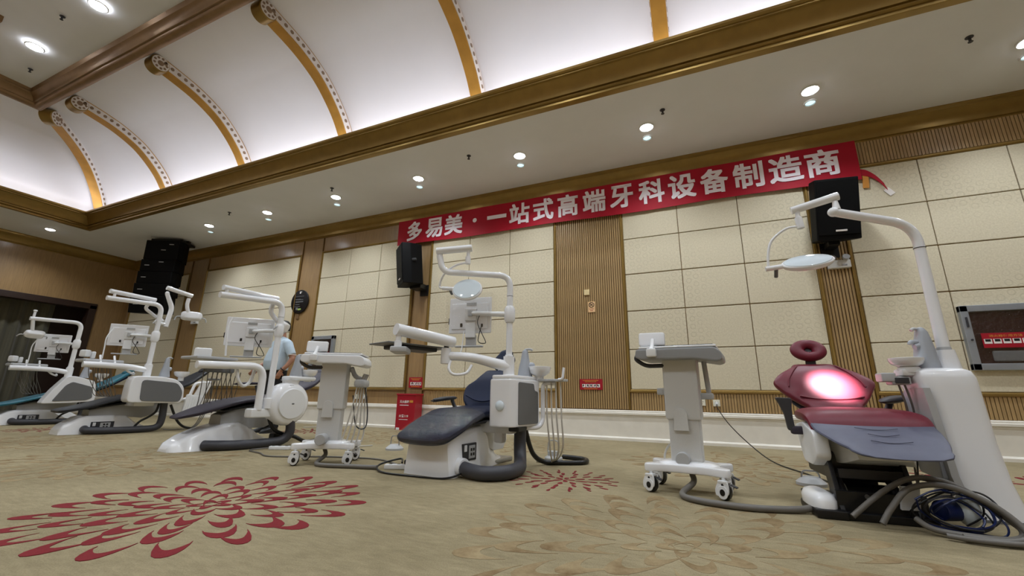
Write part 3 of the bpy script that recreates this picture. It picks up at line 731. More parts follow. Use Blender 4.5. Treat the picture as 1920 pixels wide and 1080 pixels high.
# ------------------------------------------------------------------ navy unit in the middle
def unit_navy():
    R = thing('dental_unit', 'navy blue dental chair unit with clear film over its leg rest', 'dental chair', (-1.97, 3.50, 0), math.radians(-5))
    base_shell(R, [(-.52, .225, .27), (-.49, .245, .31), (-.40, .245, .335), (-.20, .235, .36), (0, .22, .37), (.10, .20, .30), (.30, .17, .10), (.42, .15, .06)], top=.84)
    sockets(R, .222, -.36, -.16, .10, .235)
    obj('foot_plate', MB().box((0, .42, .02), (.34, .36, .04), .012), 'steel', R)
    obj('hose_socket', MB().cyl((.21, -.40, .075), (.285, -.41, .072), .068, 22, .008), 'white_gloss', R)
    obj('supply_hose', MB().curve([(.26, -.405, .068), (.36, -.44, .06), (.50, -.45, .056), (.61, -.33, .056), (.60, -.10, .056), (.53, .06, .08), (.49, .13, .20), (.49, .135, .37)], [.053]*57, 16, 8), 'hose_grey', R)
    # lifting arm under the seat
    obj('lift_arm', MB().loft([trap(y, hw, z1, z0, .9, .03) for y, hw, z0, z1 in ((-.20, .14, .33, .42), (0, .17, .22, .44), (.2, .18, .13, .44), (.40, .17, .13, .40), (.50, .15, .2, .36))]), 'white_satin', R, 45)
    obj('column_bracket', MB().box((.28, .10, .35), (.40, .22, .10), .02).box((.34, .04, .27), (.09, .08, .10), .02), 'white_satin', R)
    seat = obj('seat', cushion(MB(), sm([(-.27, .468, .285, .10), (-.12, .512, .285, .10), (.08, .520, .28, .10), (.28, .535, .26, .10)]), dish=.012), 'navy_leather', R)
    obj('leg_rest', cushion(MB(), sm([(-.585, .355, .255, .12), (-.45, .400, .285, .10), (-.33, .448, .285, .095), (-.255, .472, .28, .09)]), dish=.02, er=(.085, .02)), 'navy_leather', R)
    obj('protective_film', cushion(MB(), sm([(-.590, .364, .262, .135), (-.45, .409, .294, .118), (-.33, .457, .295, .113), (-.16, .506, .294, .115)]), dish=.004, er=(.092, .02)), 'film', R)
    obj('under_shell', cushion(MB(), sm([(-.38, .36, .22, .05), (-.1, .42, .23, .06), (.26, .43, .22, .07)])), 'black_plastic', R)
    back = obj('backrest', cushion(MB(), sm([(.22, .515, .15, .10), (.29, .585, .255, .10), (.36, .66, .305, .10), (.41, .73, .30, .095), (.455, .785, .235, .09), (.51, .835, .205, .085), (.55, .868, .18, .08)]), dish=.015), 'navy_leather', R)
    obj('seam', MB().curve([(-.20, .283, .615), (-.10, .275, .575), (.0, .272, .562), (.10, .275, .575), (.20, .283, .615)], .007, 8), 'navy_leather', back)
    obj('back_shell', cushion(MB(), sm([(.28, .50, .12, .04), (.42, .64, .22, .04), (.56, .80, .16, .04)])), 'white_satin', R)
    obj('headrest', cushion(MB(), sm([(.62, .945, .09, .07), (.65, .985, .125, .08), (.68, 1.03, .12, .075), (.70, 1.065, .085, .06)])), 'navy_leather', R)
    obj('headrest_post', MB().box((0, .63, .91), (.06, .018, .18), .004, rotm(-.5, 0, 0)), 'steel', R)
    ar = obj('armrest', cushion(MB(), sm([(-.02, .585, .03, .035), (.10, .60, .042, .04), (.24, .605, .035, .035)])), 'dark_grey', R)
    ar.location = (-.35, .02, 0)
    obj('armrest_post', MB().tube([(-.34, .24, .57), (-.32, .26, .50), (-.24, .27, .46)], .018, 10, .03), 'dark_grey', R)
    # water unit box
    out = rpoly([(.315, -.10), (.335, -.135), (.525, -.125), (.555, -.09), (.60, .30), (.56, .34), (.34, .32)], .02)
    M0 = Matrix.Translation((0, 0, .36))
    bx = obj('water_unit_box', MB().prism(out, .40, M0, .018), 'white_gloss', R)
    obj('top_lid', MB().prism(rpoly([(.325, -.09), (.345, -.125), (.52, -.115), (.545, -.08), (.58, .30), (.34, .31)], .03), .035, Matrix.Translation((0, 0, .757)), .012), 'white_gloss', bx)
    obj('side_panel', MB().prism(rpoly([(-.045, .38), (.27, .38), (.27, .655), (.21, .665), (.20, .725), (-.045, .735)], .02), .012, Matrix(((.115, 0, 1, .560), (1, 0, -.115, 0), (0, 1, 0, 0), (0, 0, 0, 1))), .004), 'panel_grey', bx)
    obj('round_lens', MB().lathe([(.042, 0), (.042, .004), (.036, .012), (.02, .018), (.004, .02)], 26, Matrix.Translation((.43, -.131, .535)) @ Matrix.Rotation(PI/2, 4, 'X')), 'lamp_glass', bx)
    obj('drain_cap', MB().box((.52, .02, .345), (.10, .14, .04), .01), 'black_plastic', bx)
    # pole, upper arm, lamp
    px, py = .45, -.02
    obj('pole_base', MB().lathe([(.055, .79), (.05, .80), (.048, .815)], 20, Matrix.Translation((px, py, 0))).tube([(px, py, .79), (px, py, .955)], .05, 20), 'white_gloss', R)
    obj('pole', MB().tube([(px, py, .80), (px, py, 1.70), (-.045, -.40, 1.70), (-.075, -.42, 1.86)], .028, 16, .11, 8), 'white_gloss', R)
    collar(R, (px, py, .955), .036, .03); collar(R, (px, py, 1.505), .030, .006, 'dark_grey', 'pole_joint')
    hub(R, (px, py, 1.335), .05, .15)
    obj('lamp_arm', MB().tube([(-.095, -.44, 1.895), (.20, -.30, 1.925)], .038, 18, flat=.85), 'white_gloss', R)
    obj('lamp_joint', MB().cyl((.17, -.315, 1.83), (.17, -.315, 1.90), .016, 14).cyl((.17, -.315, 1.77), (.17, -.315, 1.84), .024, 16, .004), 'white_gloss', R)
    st, lh = disc_lamp(R, (.165, -.30, 1.535), (1, .1, -.05), (.28, -.93, .42), (.14, .115))
    obj('lamp_yoke', MB().curve([(.165, -.315, 1.785), (.05, -.34, 1.765), (-.07, -.35, 1.69), (-.125, -.33, 1.59), tuple(st)], .010, 10), 'white_gloss', R)
    monitor(R, (.06, -.08, 1.345), math.radians(12), .42, .34, (px, py, 1.335), cover=True)
    # swan-necked delivery arm with its instrument table
    ex, ey = .02, -.37
    obj('delivery_arm', MB().tube(spline([(px, py, .865), (.34, -.10, .895), (.20, -.23, .935), (.03, -.36, .945)], 6), [.052, .052, .05, .05, .05, .048, .048, .047, .046, .045, .044, .043, .042, .041, .04, .04, .04, .04, .04], 16, flat=.95), 'white_gloss', R)
    obj('elbow', MB().cyl((ex, ey, .875), (ex, ey, 1.01), .043, 20, .006), 'white_gloss', R)
    obj('elbow_pin', MB().cyl((ex, ey, 1.01), (ex, ey, 1.035), .022, 14), 'dark_grey', R)
    obj('spring_arm', MB().tube([(.06, -.33, 1.065), (-.11, -.86, 1.115)], .048, 18, flat=1.0), 'white_gloss', R)
    obj('wrist', MB().cyl((-.105, -.83, 1.02), (-.105, -.83, 1.07), .022, 14).cyl((-.105, -.83, .96), (-.105, -.83, 1.025), .030, 18, .005), 'white_gloss', R)
    obj('head_block', MB().box((-.12, -.78, .955), (.13, .24, .045), .012, rotm(0, 0, .6)), 'light_grey', R)
    tb = obj('instrument_table', MB().box((-.22, -.55, 1.015), (.30, .62, .012), .004, rotm(0, 0, -.25)), 'panel_grey', R)
    obj('table_rim', MB().box((-.22, -.55, .995), (.22, .40, .035), .01, rotm(0, 0, -.25)), 'dark_grey', tb)
    obj('air_hose', MB().curve([(.07, -.37, .90), (.08, -.40, .83), (.12, -.38, .785), (.19, -.30, .80), (.21, -.25, .87)], .012, 10), 'white_gloss', R)
    obj('camera_cord', MB().curve([(.02, -.12, 1.19), (.03, -.15, 1.05), (.06, -.22, .97)], .005, 8), 'white_satin', R)
    tower(R, (.47, .26, .79), h=.25, bowl=(.12, .06))
    # assistant's arm with hanging suction tubes
    obj('assistant_arm', MB().tube([(.53, .16, .345), (.60, .28, .345), (.62, .33, .40), (.62, .33, .735), (.74, .35, .735)], .020, 12, .05), 'white_gloss', R)
    at = obj('assistant_tray', MB().box((.72, .33, .76), (.26, .11, .022), .006), 'light_grey', R)
    obj('tray_handle', MB().tube([(.80, .27, .765), (.84, .27, .77), (.85, .28, .87)], .012, 10, .03), 'white_gloss', at)
    tubes(R, [[(.66+.045*i, .33, .745), (.66+.047*i, .33, .45), (.66+.04*i, .40, .14+.01*i), (.60, .55+.02*i, .02), (.42, .62+.02*i, .012)] for i in range(4)], .008, 'tube_pale')
    obj('waste_hose', MB().curve([(.50, .20, .35), (.50, .36, .12), (.55, .50, .03), (.68, .58, .022), (.86, .72, .022), (.80, .92, .022), (.55, .98, .022)], .022, 10), 'black_plastic', R)
    obj('foot_switch', MB().lathe([(.09, 0), (.09, .03), (.06, .05), (.055, .09), (.01, .095)], 20, Matrix.Translation((.52, .80, 0))).tube([(.46, .80, .08), (.47, .80, .19), (.57, .80, .19), (.58, .80, .08)], .006, 8, .03), 'light_grey', R)
    return R
unit_navy()

# ------------------------------------------------------------------ charcoal and teal units (same family)
def unit_side(label, loc, leather, z_top, lamp, box_out, panel_out, extra):
    R = thing('dental_unit', label, 'dental chair', loc, math.radians(-5))
    base_shell(R, [(-.70, .16, .07), (-.66, .20, .13), (-.52, .225, .23), (-.45, .23, .25), (-.2, .22, .25), (0, .21, .245), (.12, .19, .15), (.32, .16, .05)], top=.85)
    sockets(R, .218, -.40, -.14, .05, .165)
    obj('supply_hose', MB().curve([(.22, -.46, .075), (.30, -.45, .055), (.42, -.25, .05), (.46, .10, .05), (.48, .28, .07), (.49, .33, .17), (.49, .32, .45)], .048, 14), 'hose_grey', R)
    obj('cord', MB().curve([(.40, .02, .05), (.44, .08, .16), (.47, .16, .22), (.48, .24, .30), (.48, .26, .42)], .016, 8), 'black_plastic', R)
    obj('lift_arm', MB().loft([trap(y, hw, z1, z0, .9, .03) for y, hw, z0, z1 in ((-.42, .13, .24, .33), (-.1, .15, .24, .42), (.2, .17, .2, .46), (.42, .15, .28, .5))]), 'light_grey', R, 45)
    obj('leg_rest', cushion(MB(), sm([(-.68, .36, .20, .07), (-.5, .40, .26, .07), (-.25, .48, .28, .07), (-.05, .545, .28, .08)]), er=(.08, .03)), leather, R)
    obj('seat', cushion(MB(), sm([(-.04, .55, .28, .10), (.15, .56, .285, .10), (.40, .58, .27, .10)]), dish=.01), leather, R)
    obj('under_shell', cushion(MB(), sm([(-.35, .40, .20, .05), (0, .46, .22, .06), (.38, .48, .2, .06)])), 'black_plastic', R)
    obj('backrest', cushion(MB(), sm([(.42, .60, .18, .09), (.55, .68, .26, .09), (.70, .77, .30, .09), (.85, .87, .25, .085), (.98, .96, .19, .08)]), dish=.012), leather, R)
    obj('headrest', cushion(MB(), sm([(1.0, 1.0, .10, .07), (1.06, 1.04, .13, .08), (1.11, 1.08, .11, .07)])), leather, R)
    bx = obj('water_unit_box', yz_plate(box_out, .42, .64, .022), 'white_gloss', R)
    obj('side_panel', yz_plate(panel_out, .635, .652, .006), 'panel_grey', bx)
    obj('column_bracket', MB().box((.30, .08, .44), (.34, .26, .12), .02), 'white_satin', R)
    px, py = .48, .02
    obj('pole', MB().tube([(px, py, .80), (px, py, z_top), (px, -.66, z_top-.02)], .034, 14, .12, 8), 'white_gloss', R)
    obj('pole_base', MB().cyl((px, py, .80), (px, py, 1.0), .052, 20, .01), 'white_gloss', R); collar(R, (px, py, 1.0), .042, .03)
    hub(R, (px, py, 1.43), .055, .17)
    monitor(R, (.22, -.22, 1.43), math.radians(58), .46, .33, (px, py, 1.43), tilt=.05)
    # delivery arm and instrument table beyond it
    obj('delivery_arm', MB().tube(spline([(px, py, .91), (px, -.2, .945), (.46, -.45, .955), (.45, -.72, .955)], 5), .042, 14), 'white_gloss', R)
    tb = obj('instrument_table', MB().box((.18, -.46, 1.02), (.30, .46, .045), .015).box((.34, -.46, 1.0), (.06, .44, .07), .02), 'light_grey', R)
    for y in (-.52, -.36): obj('table_support', MB().tube([(.44, y, .965), (.36, y+.01, 1.01), (.27, y+.02, 1.10)], .014, 8, .03), 'white_satin', tb)
    obj('table_display', MB().box((.24, -.66, 1.115), (.10, .09, .10), .02, rotm(0, 0, .5)).box((.20, -.56, 1.10), (.06, .05, .10), .015), 'white_satin', tb)
    tubes(R, [[(.20, -.58+.05*i, .99), (.21, -.55+.05*i, .80), (.20, -.44+.045*i, .60), (.16, -.34+.03*i, .52), (.06, -.42+.04*i, .58), (.05, -.45+.03*i, .99)] for i in range(6)], .0045, 'tube_grey')
    obj('table_handle', MB().curve([(.42, -.26, .95), (.46, -.2, .88), (.42, -.12, .85), (.34, -.1, .87)], .016, 8), 'white_satin', R)
    obj('handpiece_cord', MB().curve([(.30, -.44, 1.50), (.33, -.50, 1.36), (.34, -.50, 1.2), (.35, -.5, 1.05)], .008, 8), 'white_satin', R)
    tower(R, (.50, .24, .82), h=.30, bowl=(-.06, .26))
    extra(R, px, py, z_top)
    return R
def extra_charcoal(R, px, py, z):
    # two lamps: one folded over the arm, one on its own mast
    obj('lamp_post', MB().cyl((px, -.58, z), (px, -.58, z+.075), .018, 12), 'white_gloss', R)
    obj('lamp_arm', MB().tube([(px, -.64, z+.085), (.40, -.05, z+.075)], .033, 14), 'white_gloss', R)
    obj('lamp_link', MB().tube([(.41, -.10, z+.05), (.36, -.15, z-.07), (.38, .02, z-.19)], .024, 12, .05), 'white_gloss', R)
    box_lamp(R, (.38, .07, z-.25), math.radians(150), .5, .95)
    obj('second_mast', MB().tube([(px, py, z-.29), (px, .125, z-.29), (px, .125, z-.33)], .024, 12).tube([(px, .125, z-.33), (px, .155, z-.02), (px, .05, z+.19), (px, .05, z+.23)], [.034, .034, .03, .016], 14, .06), 'white_gloss', R)
    obj('second_lamp_arm', MB().tube([(px, .03, z+.29), (.48, .40, z+.23)], .035, 14), 'white_gloss', R)
    obj('second_lamp_link', MB().tube([(.48, .36, z+.18), (.48, .35, z+.06), (.48, .40, z-.07)], .028, 12, .06), 'white_gloss', R)
    box_lamp(R, (.48, .45, z-.10), math.radians(64), -.1, 1.15)
    # assistant's holder with a ribbed pad behind the box
    obj('assistant_arm', MB().tube([(.54, .50, .47), (.58, .60, .50), (.58, .66, .74), (.58, .90, .76)], .022, 10, .05), 'white_gloss', R)
    ah = obj('assistant_panel', MB().box((.58, .78, .62), (.035, .16, .30), .01, rotm(-.35, 0, 0)), 'white_satin', R)
    pd = obj('pedal_pad', MB().box((.58, .68, .40), (.05, .26, .30), .015, rotm(-.12, 0, 0)), 'white_satin', R)
    mb = MB()
    for i in range(6): mb.box((.607, .59+.036*i, .41), (.014, .014, .24), .004, rotm(-.12, 0, 0))
    obj('ribs', mb, 'white_gloss', pd)
    obj('assistant_tray', MB().box((.54, .94, .81), (.10, .16, .03), .01), 'panel_grey', R)
    tubes(R, [[(.52, .9+.03*i, .80), (.5, .9+.03*i, .4), (.48, .8+.02*i, .06), (.46, .55, .02), (.45, .4, .03)] for i in range(3)], .007, 'tube_grey')
    obj('floor_hose', MB().curve([(.52, .40, .40), (.55, .55, .12), (.56, .75, .03), (.50, 1.2, .02)], .018, 8), 'black_plastic', R)
unit_side('charcoal dental chair unit with two lamps and a large grey side panel', (-8.2, 3.8, 0), 'charcoal_leather', 1.93, 2,
          rpoly([(-.21, .44), (.46, .42), (.51, .48), (.49, .68), (.37, .79), (.16, .825), (-.18, .82), (-.21, .70)], .06),
          rpoly([(-.06, .46), (.46, .445), (.475, .60), (.38, .735), (-.08, .77)], .06), extra_charcoal)
def extra_teal(R, px, py, z):
    obj('lamp_post', MB().cyl((px, -.62, z-.04), (px, -.62, z+.12), .018, 12, .004).ell((px, -.62, z+.12), (.03, .03, .02), 12, 6), 'white_gloss', R)
    obj('lamp_link', MB().tube([(px, -.62, z-.03), (.46, -.60, z-.12), (.44, -.58, z-.22)], .026, 12, .05), 'white_gloss', R)
    box_lamp(R, (.42, -.53, z-.29), math.radians(100), .7, 1.05)
unit_side('teal dental chair unit farthest from the viewer beside the curtained doorway', (-11.1, 4.0, 0), 'teal_leather', 1.83, 1,
          rpoly([(-.28, .36), (-.17, .60), (-.02, .845), (.10, .845), (.38, .76), (.43, .48), (.42, .40), (.1, .37)], .04),
          rpoly([(-.15, .40), (-.02, .68), (.06, .745), (.34, .66), (.38, .46), (.3, .42)], .03), extra_teal)

# ------------------------------------------------------------------ slate unit with the round water drum
def unit_drum():
    R = thing('dental_unit', 'plum grey dental chair unit with a round white drum, beside the standing man', 'dental chair', (-5.08, 3.60, 0), math.radians(-5))
    base_shell(R, [(-.80, .10, .03), (-.76, .17, .085), (-.66, .22, .15), (-.5, .24, .215), (-.3, .24, .265), (-.15, .23, .275), (0, .20, .22), (.12, .17, .12), (.30, .15, .04)], top=.72)
    obj('supply_hose', MB().curve([(.22, -.52, .055), (.32, -.47, .055), (.42, -.30, .05), (.46, .0, .05), (.49, .18, .07), (.52, .25, .16), (.53, .22, .32)], .052, 16), 'hose_grey', R)
    obj('lift_arm', MB().loft([trap(y, hw, z1, z0, .9, .03) for y, hw, z0, z1 in ((-.34, .12, .24, .36), (-.12, .15, .2, .46), (.15, .16, .2, .48), (.34, .14, .28, .5))]), 'light_grey', R, 45)
    obj('leg_rest', cushion(MB(), sm([(-.72, .375, .12, .05), (-.60, .415, .20, .065), (-.40, .485, .255, .07), (-.18, .545, .27, .07), (.0, .565, .26, .07)]), er=(.05, .03), dish=.008), 'plum_leather', R)
    obj('seat', cushion(MB(), sm([(.0, .565, .27, .09), (.2, .58, .28, .09), (.38, .60, .26, .09)])), 'plum_leather', R)
    obj('under_shell', cushion(MB(), sm([(-.30, .44, .18, .05), (0, .50, .22, .06), (.36, .51, .2, .06)])), 'black_plastic', R)
    obj('backrest', cushion(MB(), sm([(.40, .61, .17, .08), (.52, .68, .25, .085), (.66, .75, .28, .085), (.80, .83, .23, .08), (.92, .90, .17, .075)])), 'plum_leather', R)
    obj('headrest', cushion(MB(), sm([(.95, .93, .10, .07), (1.01, .965, .125, .075), (1.06, 1.0, .10, .065)])), 'plum_leather', R)
    obj('armrest', cushion(MB(), sm([(.04, .71, .025, .03), (.16, .72, .036, .035), (.28, .72, .03, .03)])), 'plum_leather', R).location = (-.32, 0, .02)
    obj('armrest_post', MB().tube([(-.32, .26, .70), (-.30, .28, .60), (-.22, .28, .54)], .018, 8, .03), 'dark_grey', R)
    # drum
    Md = Matrix.Translation((.48, .18, .485)) @ Matrix.Rotation(PI/2, 4, 'Y') @ Matrix.Scale(1.06, 4)
    dr = obj('water_drum', MB().lathe([(.10, -.14), (.19, -.12), (.232, -.07), (.238, 0), (.236, .045), (.222, .075), (.20, .092), (.168, .10), (.165, .108), (.03, .118)], 48, Md), 'white_gloss', R, 30)
    obj('face_disc', MB().lathe([(.165, .105), (.160, .118), (.02, .124)], 40, Md), 'white_satin', dr)
    obj('badge', MB().ell(Md @ Vector((0, 0, .124)), (.004, .018, .010), 12, 6), 'panel_grey', dr)
    obj('drum_label', MB().box(Md @ Vector((-.20, -.02, .088)), (.006, .05, .014), .002), 'light_grey', dr)
    obj('drum_neck', MB().loft([[Vector((.48+hw*math.cos(t), .20+hw*1.1*math.sin(t), z)) for t in [2*PI*j/20 for j in range(20)]] for z, hw in ((.68, .10), (.72, .085), (.75, .09), (.765, .11))]), 'white_gloss', R)
    obj('top_ledge', MB().box((.49, .30, .785), (.18, .36, .05), .02), 'white_satin', R)
    tower(R, (.50, .24, .80), h=.27, bowl=(.0, .17))
    obj('carry_bracket', MB().box((.46, -.12, .385), (.14, .27, .10), .02).box((.47, -.05, .45), (.10, .13, .06), .02), 'white_satin', R)
    px, py = .50, -.06
    obj('pole', MB().tube([(px, py, .45), (px, py, 1.68), (px, -.78, 1.63)], .034, 14, .13, 8), 'white_gloss', R)
    obj('pole_base', MB().cyl((px, py, .43), (px, py, .55), .052, 18, .01), 'white_gloss', R); collar(R, (px, py, 1.50), .037, .008, 'light_grey', 'pole_joint')
    hub(R, (px, py, 1.335), .05, .16)
    obj('lamp_post', MB().cyl((px, -.72, 1.63), (px, -.72, 1.70), .018, 12), 'white_gloss', R)
    obj('lamp_arm', MB().tube([(px, -.76, 1.715), (.44, -.10, 1.725)], .030, 14), 'white_gloss', R)
    obj('lamp_link', MB().tube([(.44, -.14, 1.70), (.42, -.16, 1.56), (.43, -.03, 1.43)], .026, 12, .05), 'white_gloss', R)
    box_lamp(R, (.43, .03, 1.40), math.radians(130), .4, 1.0)
    monitor(R, (.20, -.23, 1.31), math.radians(52), .50, .34, (px, py, 1.335), tilt=.05)
    obj('delivery_arm', MB().tube([(px, -.17, .42), (px, -.17, .905), (.48, -.86, .88)], .040, 16, .16, 8), 'white_gloss', R)
    tb = obj('instrument_table', MB().box((.22, -.62, .965), (.34, .42, .03), .01), 'light_grey', R)
    obj('table_display', MB().box((.26, -.72, 1.02), (.16, .05, .10), .02, rotm(0, 0, 1.0)), 'white_satin', tb)
    obj('instrument_rail', MB().box((.06, -.42, .86), (.06, .34, .07), .02, rotm(0, 0, .15)), 'panel_grey', R)
    tubes(R, [[(.08, -.60+.045*i, .95), (.06, -.58+.05*i, .75), (-.10, -.50+.06*i, .52), (-.34, -.40+.06*i, .36), (-.36, -.34+.06*i, .50), (.03, -.46+.05*i, .84)] for i in range(7)], .0045, 'tube_grey')
    obj('table_handle', MB().curve([(.44, -.44, .87), (.47, -.42, .74), (.44, -.34, .68), (.42, -.26, .73), (.44, -.24, .87)], .018, 10), 'white_satin', R)
    obj('handpiece', MB().curve([(.30, -.50, 1.44), (.32, -.54, 1.34), (.34, -.55, 1.2), (.36, -.54, 1.0)], .010, 8), 'white_satin', R)
    obj('waste_hose', MB().curve([(.42, .0, .40), (.46, .06, .22), (.44, .20, .14), (.48, .34, .10), (.50, .5, .03), (.30, .85, .02)], .022, 10), 'black_plastic', R)
    obj('chair_foot', MB().box((.32, .20, .07), (.10, .10, .14), .02), 'black_plastic', R)
    return R
unit_drum()
# ------------------------------------------------------------------ maroon chair and its floor column (nearest, on the right)
U5 = (.88, 3.35, 0); U5R = math.radians(4)
def chair_maroon():
    R = thing('dental_chair', 'maroon dental chair with a grey leg rest and bare black lifting frame', 'dental chair', U5, U5R)
    # exposed lifting frame
    bf = obj('base_frame', MB().box((-.06, -.02, .02), (.44, .66, .04), .006).box((-.06, -.30, .07), (.40, .03, .14), .004), 'black_plastic', R)
    for x in (-.24, .10): obj('side_plate', yz_plate(rpoly([(-.33, .03), (-.24, .03), (-.12, .28), (-.16, .31), (-.22, .30)], .02), x-.012, x+.012, .003), 'black_plastic', bf)
    obj('motor', MB().cyl((-.16, -.12, .10), (.08, -.12, .10), .055, 18, .01).box((-.05, .08, .12), (.22, .14, .16), .01), 'black_plastic', bf)
    obj('bolt', MB().cyl((-.26, -.27, .10), (-.235, -.27, .10), .016, 10).cyl((.05, -.315, .16), (.05, -.30, .16), .014, 10).cyl((-.12, -.318, .12), (-.12, -.30, .12), .012, 10), 'steel', bf)
    obj('scissor_arm', MB().tube([(-.20, -.28, .07), (-.17, .10, .34)], .022, 8).tube([(.06, -.28, .07), (.06, .10, .34)], .022, 8).box((-.06, -.23, .22), (.30, .02, .05), .004), 'dark_grey', R)
    obj('rear_frame', MB().box((-.06, .05, .25), (.34, .40, .16), .02), 'black_plastic', R)
    fc = obj('foot_cover', MB().loft([[Vector((-.315+hw*.8*math.copysign(abs(math.cos(t))**.7, math.cos(t)), -.20+.15*k*math.copysign(abs(math.sin(t))**.8, math.sin(t)), z)) for t in [2*PI*j/24 for j in range(24)]] for z, hw, k in ((.045, .085, 1.0), (.085, .088, 1.0), (.112, .07, .86), (.125, .035, .6))]), 'white_gloss', R)
    obj('foot_pad', MB().box((-.30, -.21, .024), (.15, .31, .048), .012), 'black_plastic', fc)
    # shells under the seat
    obj('seat_shell', MB().loft([trap(y, hw, z1, z0, 1.12, .03) for y, hw, z0, z1 in ((-.30, .12, .305, .36), (-.20, .17, .27, .44), (0, .22, .26, .46), (.25, .2, .30, .46))]), 'white_satin', R, 45)
    obj('side_cover', yz_plate(rpoly([(-.24, .44), (-.26, .30), (-.16, .245), (.0, .25), (.10, .47), (-.05, .49)], .03), -.31, -.23, .015), 'white_satin', R)
    seat = obj('seat', cushion(MB(), sm([(-.22, .475, .30, .07), (-.175, .535, .305, .09), (-.09, .578, .31, .12), (.10, .588, .30, .12), (.28, .575, .26, .11)]), dish=.008), 'maroon_leather', R)
    lr = obj('leg_rest', cushion(MB(), sm([(-.47, .395, .215, .040), (-.41, .416, .245, .044), (-.34, .441, .27, .045), (-.24, .475, .295, .045), (-.17, .512, .295, .04)]), er=(.095, .02), dish=.01), 'slate_leather', R)
    mb = MB()
    for y, z, w_ in ((-.25, .471, .10), (-.33, .444, .07), (-.41, .415, .09)): mb.curve([(-w_, y, z+.001), (0, y-.006, z-.009), (w_, y, z+.001)], .002, 6)
    obj('crease', mb, 'slate_leather', lr)
    bs = sm([(.29, .605, .16, .08), (.335, .645, .21, .10), (.40, .71, .275, .11), (.455, .775, .318, .11), (.515, .835, .265, .105), (.565, .872, .20, .095), (.60, .892, .155, .085)])
    back = obj('backrest', cushion(MB(), bs, dish=.014), 'maroon_leather', R)
    for sg in (-1, 1): obj('seam', MB().curve([(sg*.125, .588, .878), (sg*.165, .535, .838), (sg*.215, .47, .772), (sg*.235, .42, .715)], .005, 6), 'maroon_leather', back)
    obj('lumbar_seam', MB().curve([(-.19, .352, .648), (-.10, .338, .630), (0, .334, .624), (.10, .338, .630), (.19, .352, .648)], .007, 6), 'maroon_leather', back)
    obj('back_shell', cushion(MB(), sm([(.33, .52, .13, .03), (.46, .64, .24, .04), (.60, .80, .16, .03)])), 'dark_grey', R)
    Mh = Matrix.Translation((0, .70, 1.005)) @ Matrix.Rotation(math.radians(62), 4, 'X') @ Matrix.Diagonal((1.12, .86, 1, 1))
    mb = MB(); N = 36; loops = []
    for i in range(N):
        a = 2*PI*i/N; loops.append([Mh @ Vector(((.068+.045*math.cos(b))*math.cos(a), (.068+.045*math.cos(b))*math.sin(a), .034*math.sin(b))) for b in [2*PI*j/14 for j in range(14)]])
    mb.loft(loops, closed=True)
    hr = obj('headrest', mb, 'maroon_leather', R)
    obj('centre_dimple', MB().lathe([(.03, -.012), (.02, -.006), (.006, -.01)], 16, Mh), 'dark_grey', hr)
    obj('headrest_post', MB().box((0, .685, .925), (.07, .02, .12), .006), 'dark_grey', R)
    # armrests
    a1 = obj('armrest', MB().prism(rpoly([(-.345, .43), (-.385, .43), (-.395, .53), (-.42, .60), (-.44, .635), (-.34, .632), (-.35, .58), (-.352, .52)], .022), .034, Matrix.Translation((0, -.03, 0)) @ Matrix.Rotation(PI/2, 4, 'X'), .008), 'dark_grey', R)
    obj('armrest_bracket', MB().box((-.325, -.045, .435), (.09, .045, .05), .012), 'plum_leather', R)
    obj('armrest', MB().ell((.315, .26, .632), (.055, .13, .024), 16, 8, rotm(.12, 0, -.9)), 'dark_grey', R)
    obj('armrest_bracket', MB().tube([(.30, .28, .62), (.28, .28, .56), (.20, .26, .52)], .02, 10, .04), 'dark_grey', R)
    # piled hoses at the foot
    obj('hose_coil', MB().curve([(-.22, -.38, .03), (-.06, -.36, .16), (.08, -.36, .235), (.22, -.38, .22), (.36, -.42, .12), (.40, -.47, .05), (.34, -.52, .02), (.18, -.53, .02), (.06, -.50, .03), (.02, -.45, .06)], .014, 10), 'tube_grey', R)
    obj('hose_coil', MB().curve([(-.12, -.45, .022), (-.06, -.43, .10), (.04, -.40, .19), (.18, -.42, .215), (.32, -.46, .15), (.39, -.52, .05), (.30, -.57, .02), (.14, -.56, .02)], .014, 10), 'tube_grey', R)
    obj('hose_coil', MB().curve([(.10, -.36, .24), (.25, -.36, .20), (.37, -.40, .10), (.42, -.47, .03), (.36, -.58, .02), (.20, -.60, .02), (.08, -.56, .02)], .012, 10), 'tube_grey', R)
    rn = random.Random(4)
    for k in range(9):
        c = Vector((.20+rn.uniform(-.03, .03), -.40+rn.uniform(-.05, .04), .10)); r_ = rn.uniform(.07, .13); tl = rn.uniform(-.5, .5); ph = rn.uniform(0, 6)
        pts = []
        for j in range(9):
            a = ph+2*PI*j/9*0.9; pts.append(c+Vector((r_*1.25*math.cos(a), .04*math.sin(2*a+tl), max(-.085, r_*.75*math.sin(a+tl)))))
        obj('cable', MB().curve([(p.x, p.y, max(.012, p.z)) for p in pts], .0045, 6, 5), rn.choice(['black_plastic', 'black_plastic', 'blue_valve', 'dark_grey']), R)
    obj('valve_canister', MB().cyl((.16, -.36, .09), (.24, -.33, .09), .048, 18, .008), 'blue_valve', R)
    obj('clear_bottle', MB().ell((.28, -.34, .10), (.05, .06, .08), 16, 10), 'lamp_glass', R)
    obj('control_board', MB().box((.06, -.33, .13), (.09, .015, .12), .003, rotm(.2, 0, .2)), 'white_satin', R)
    return R
chair_maroon()
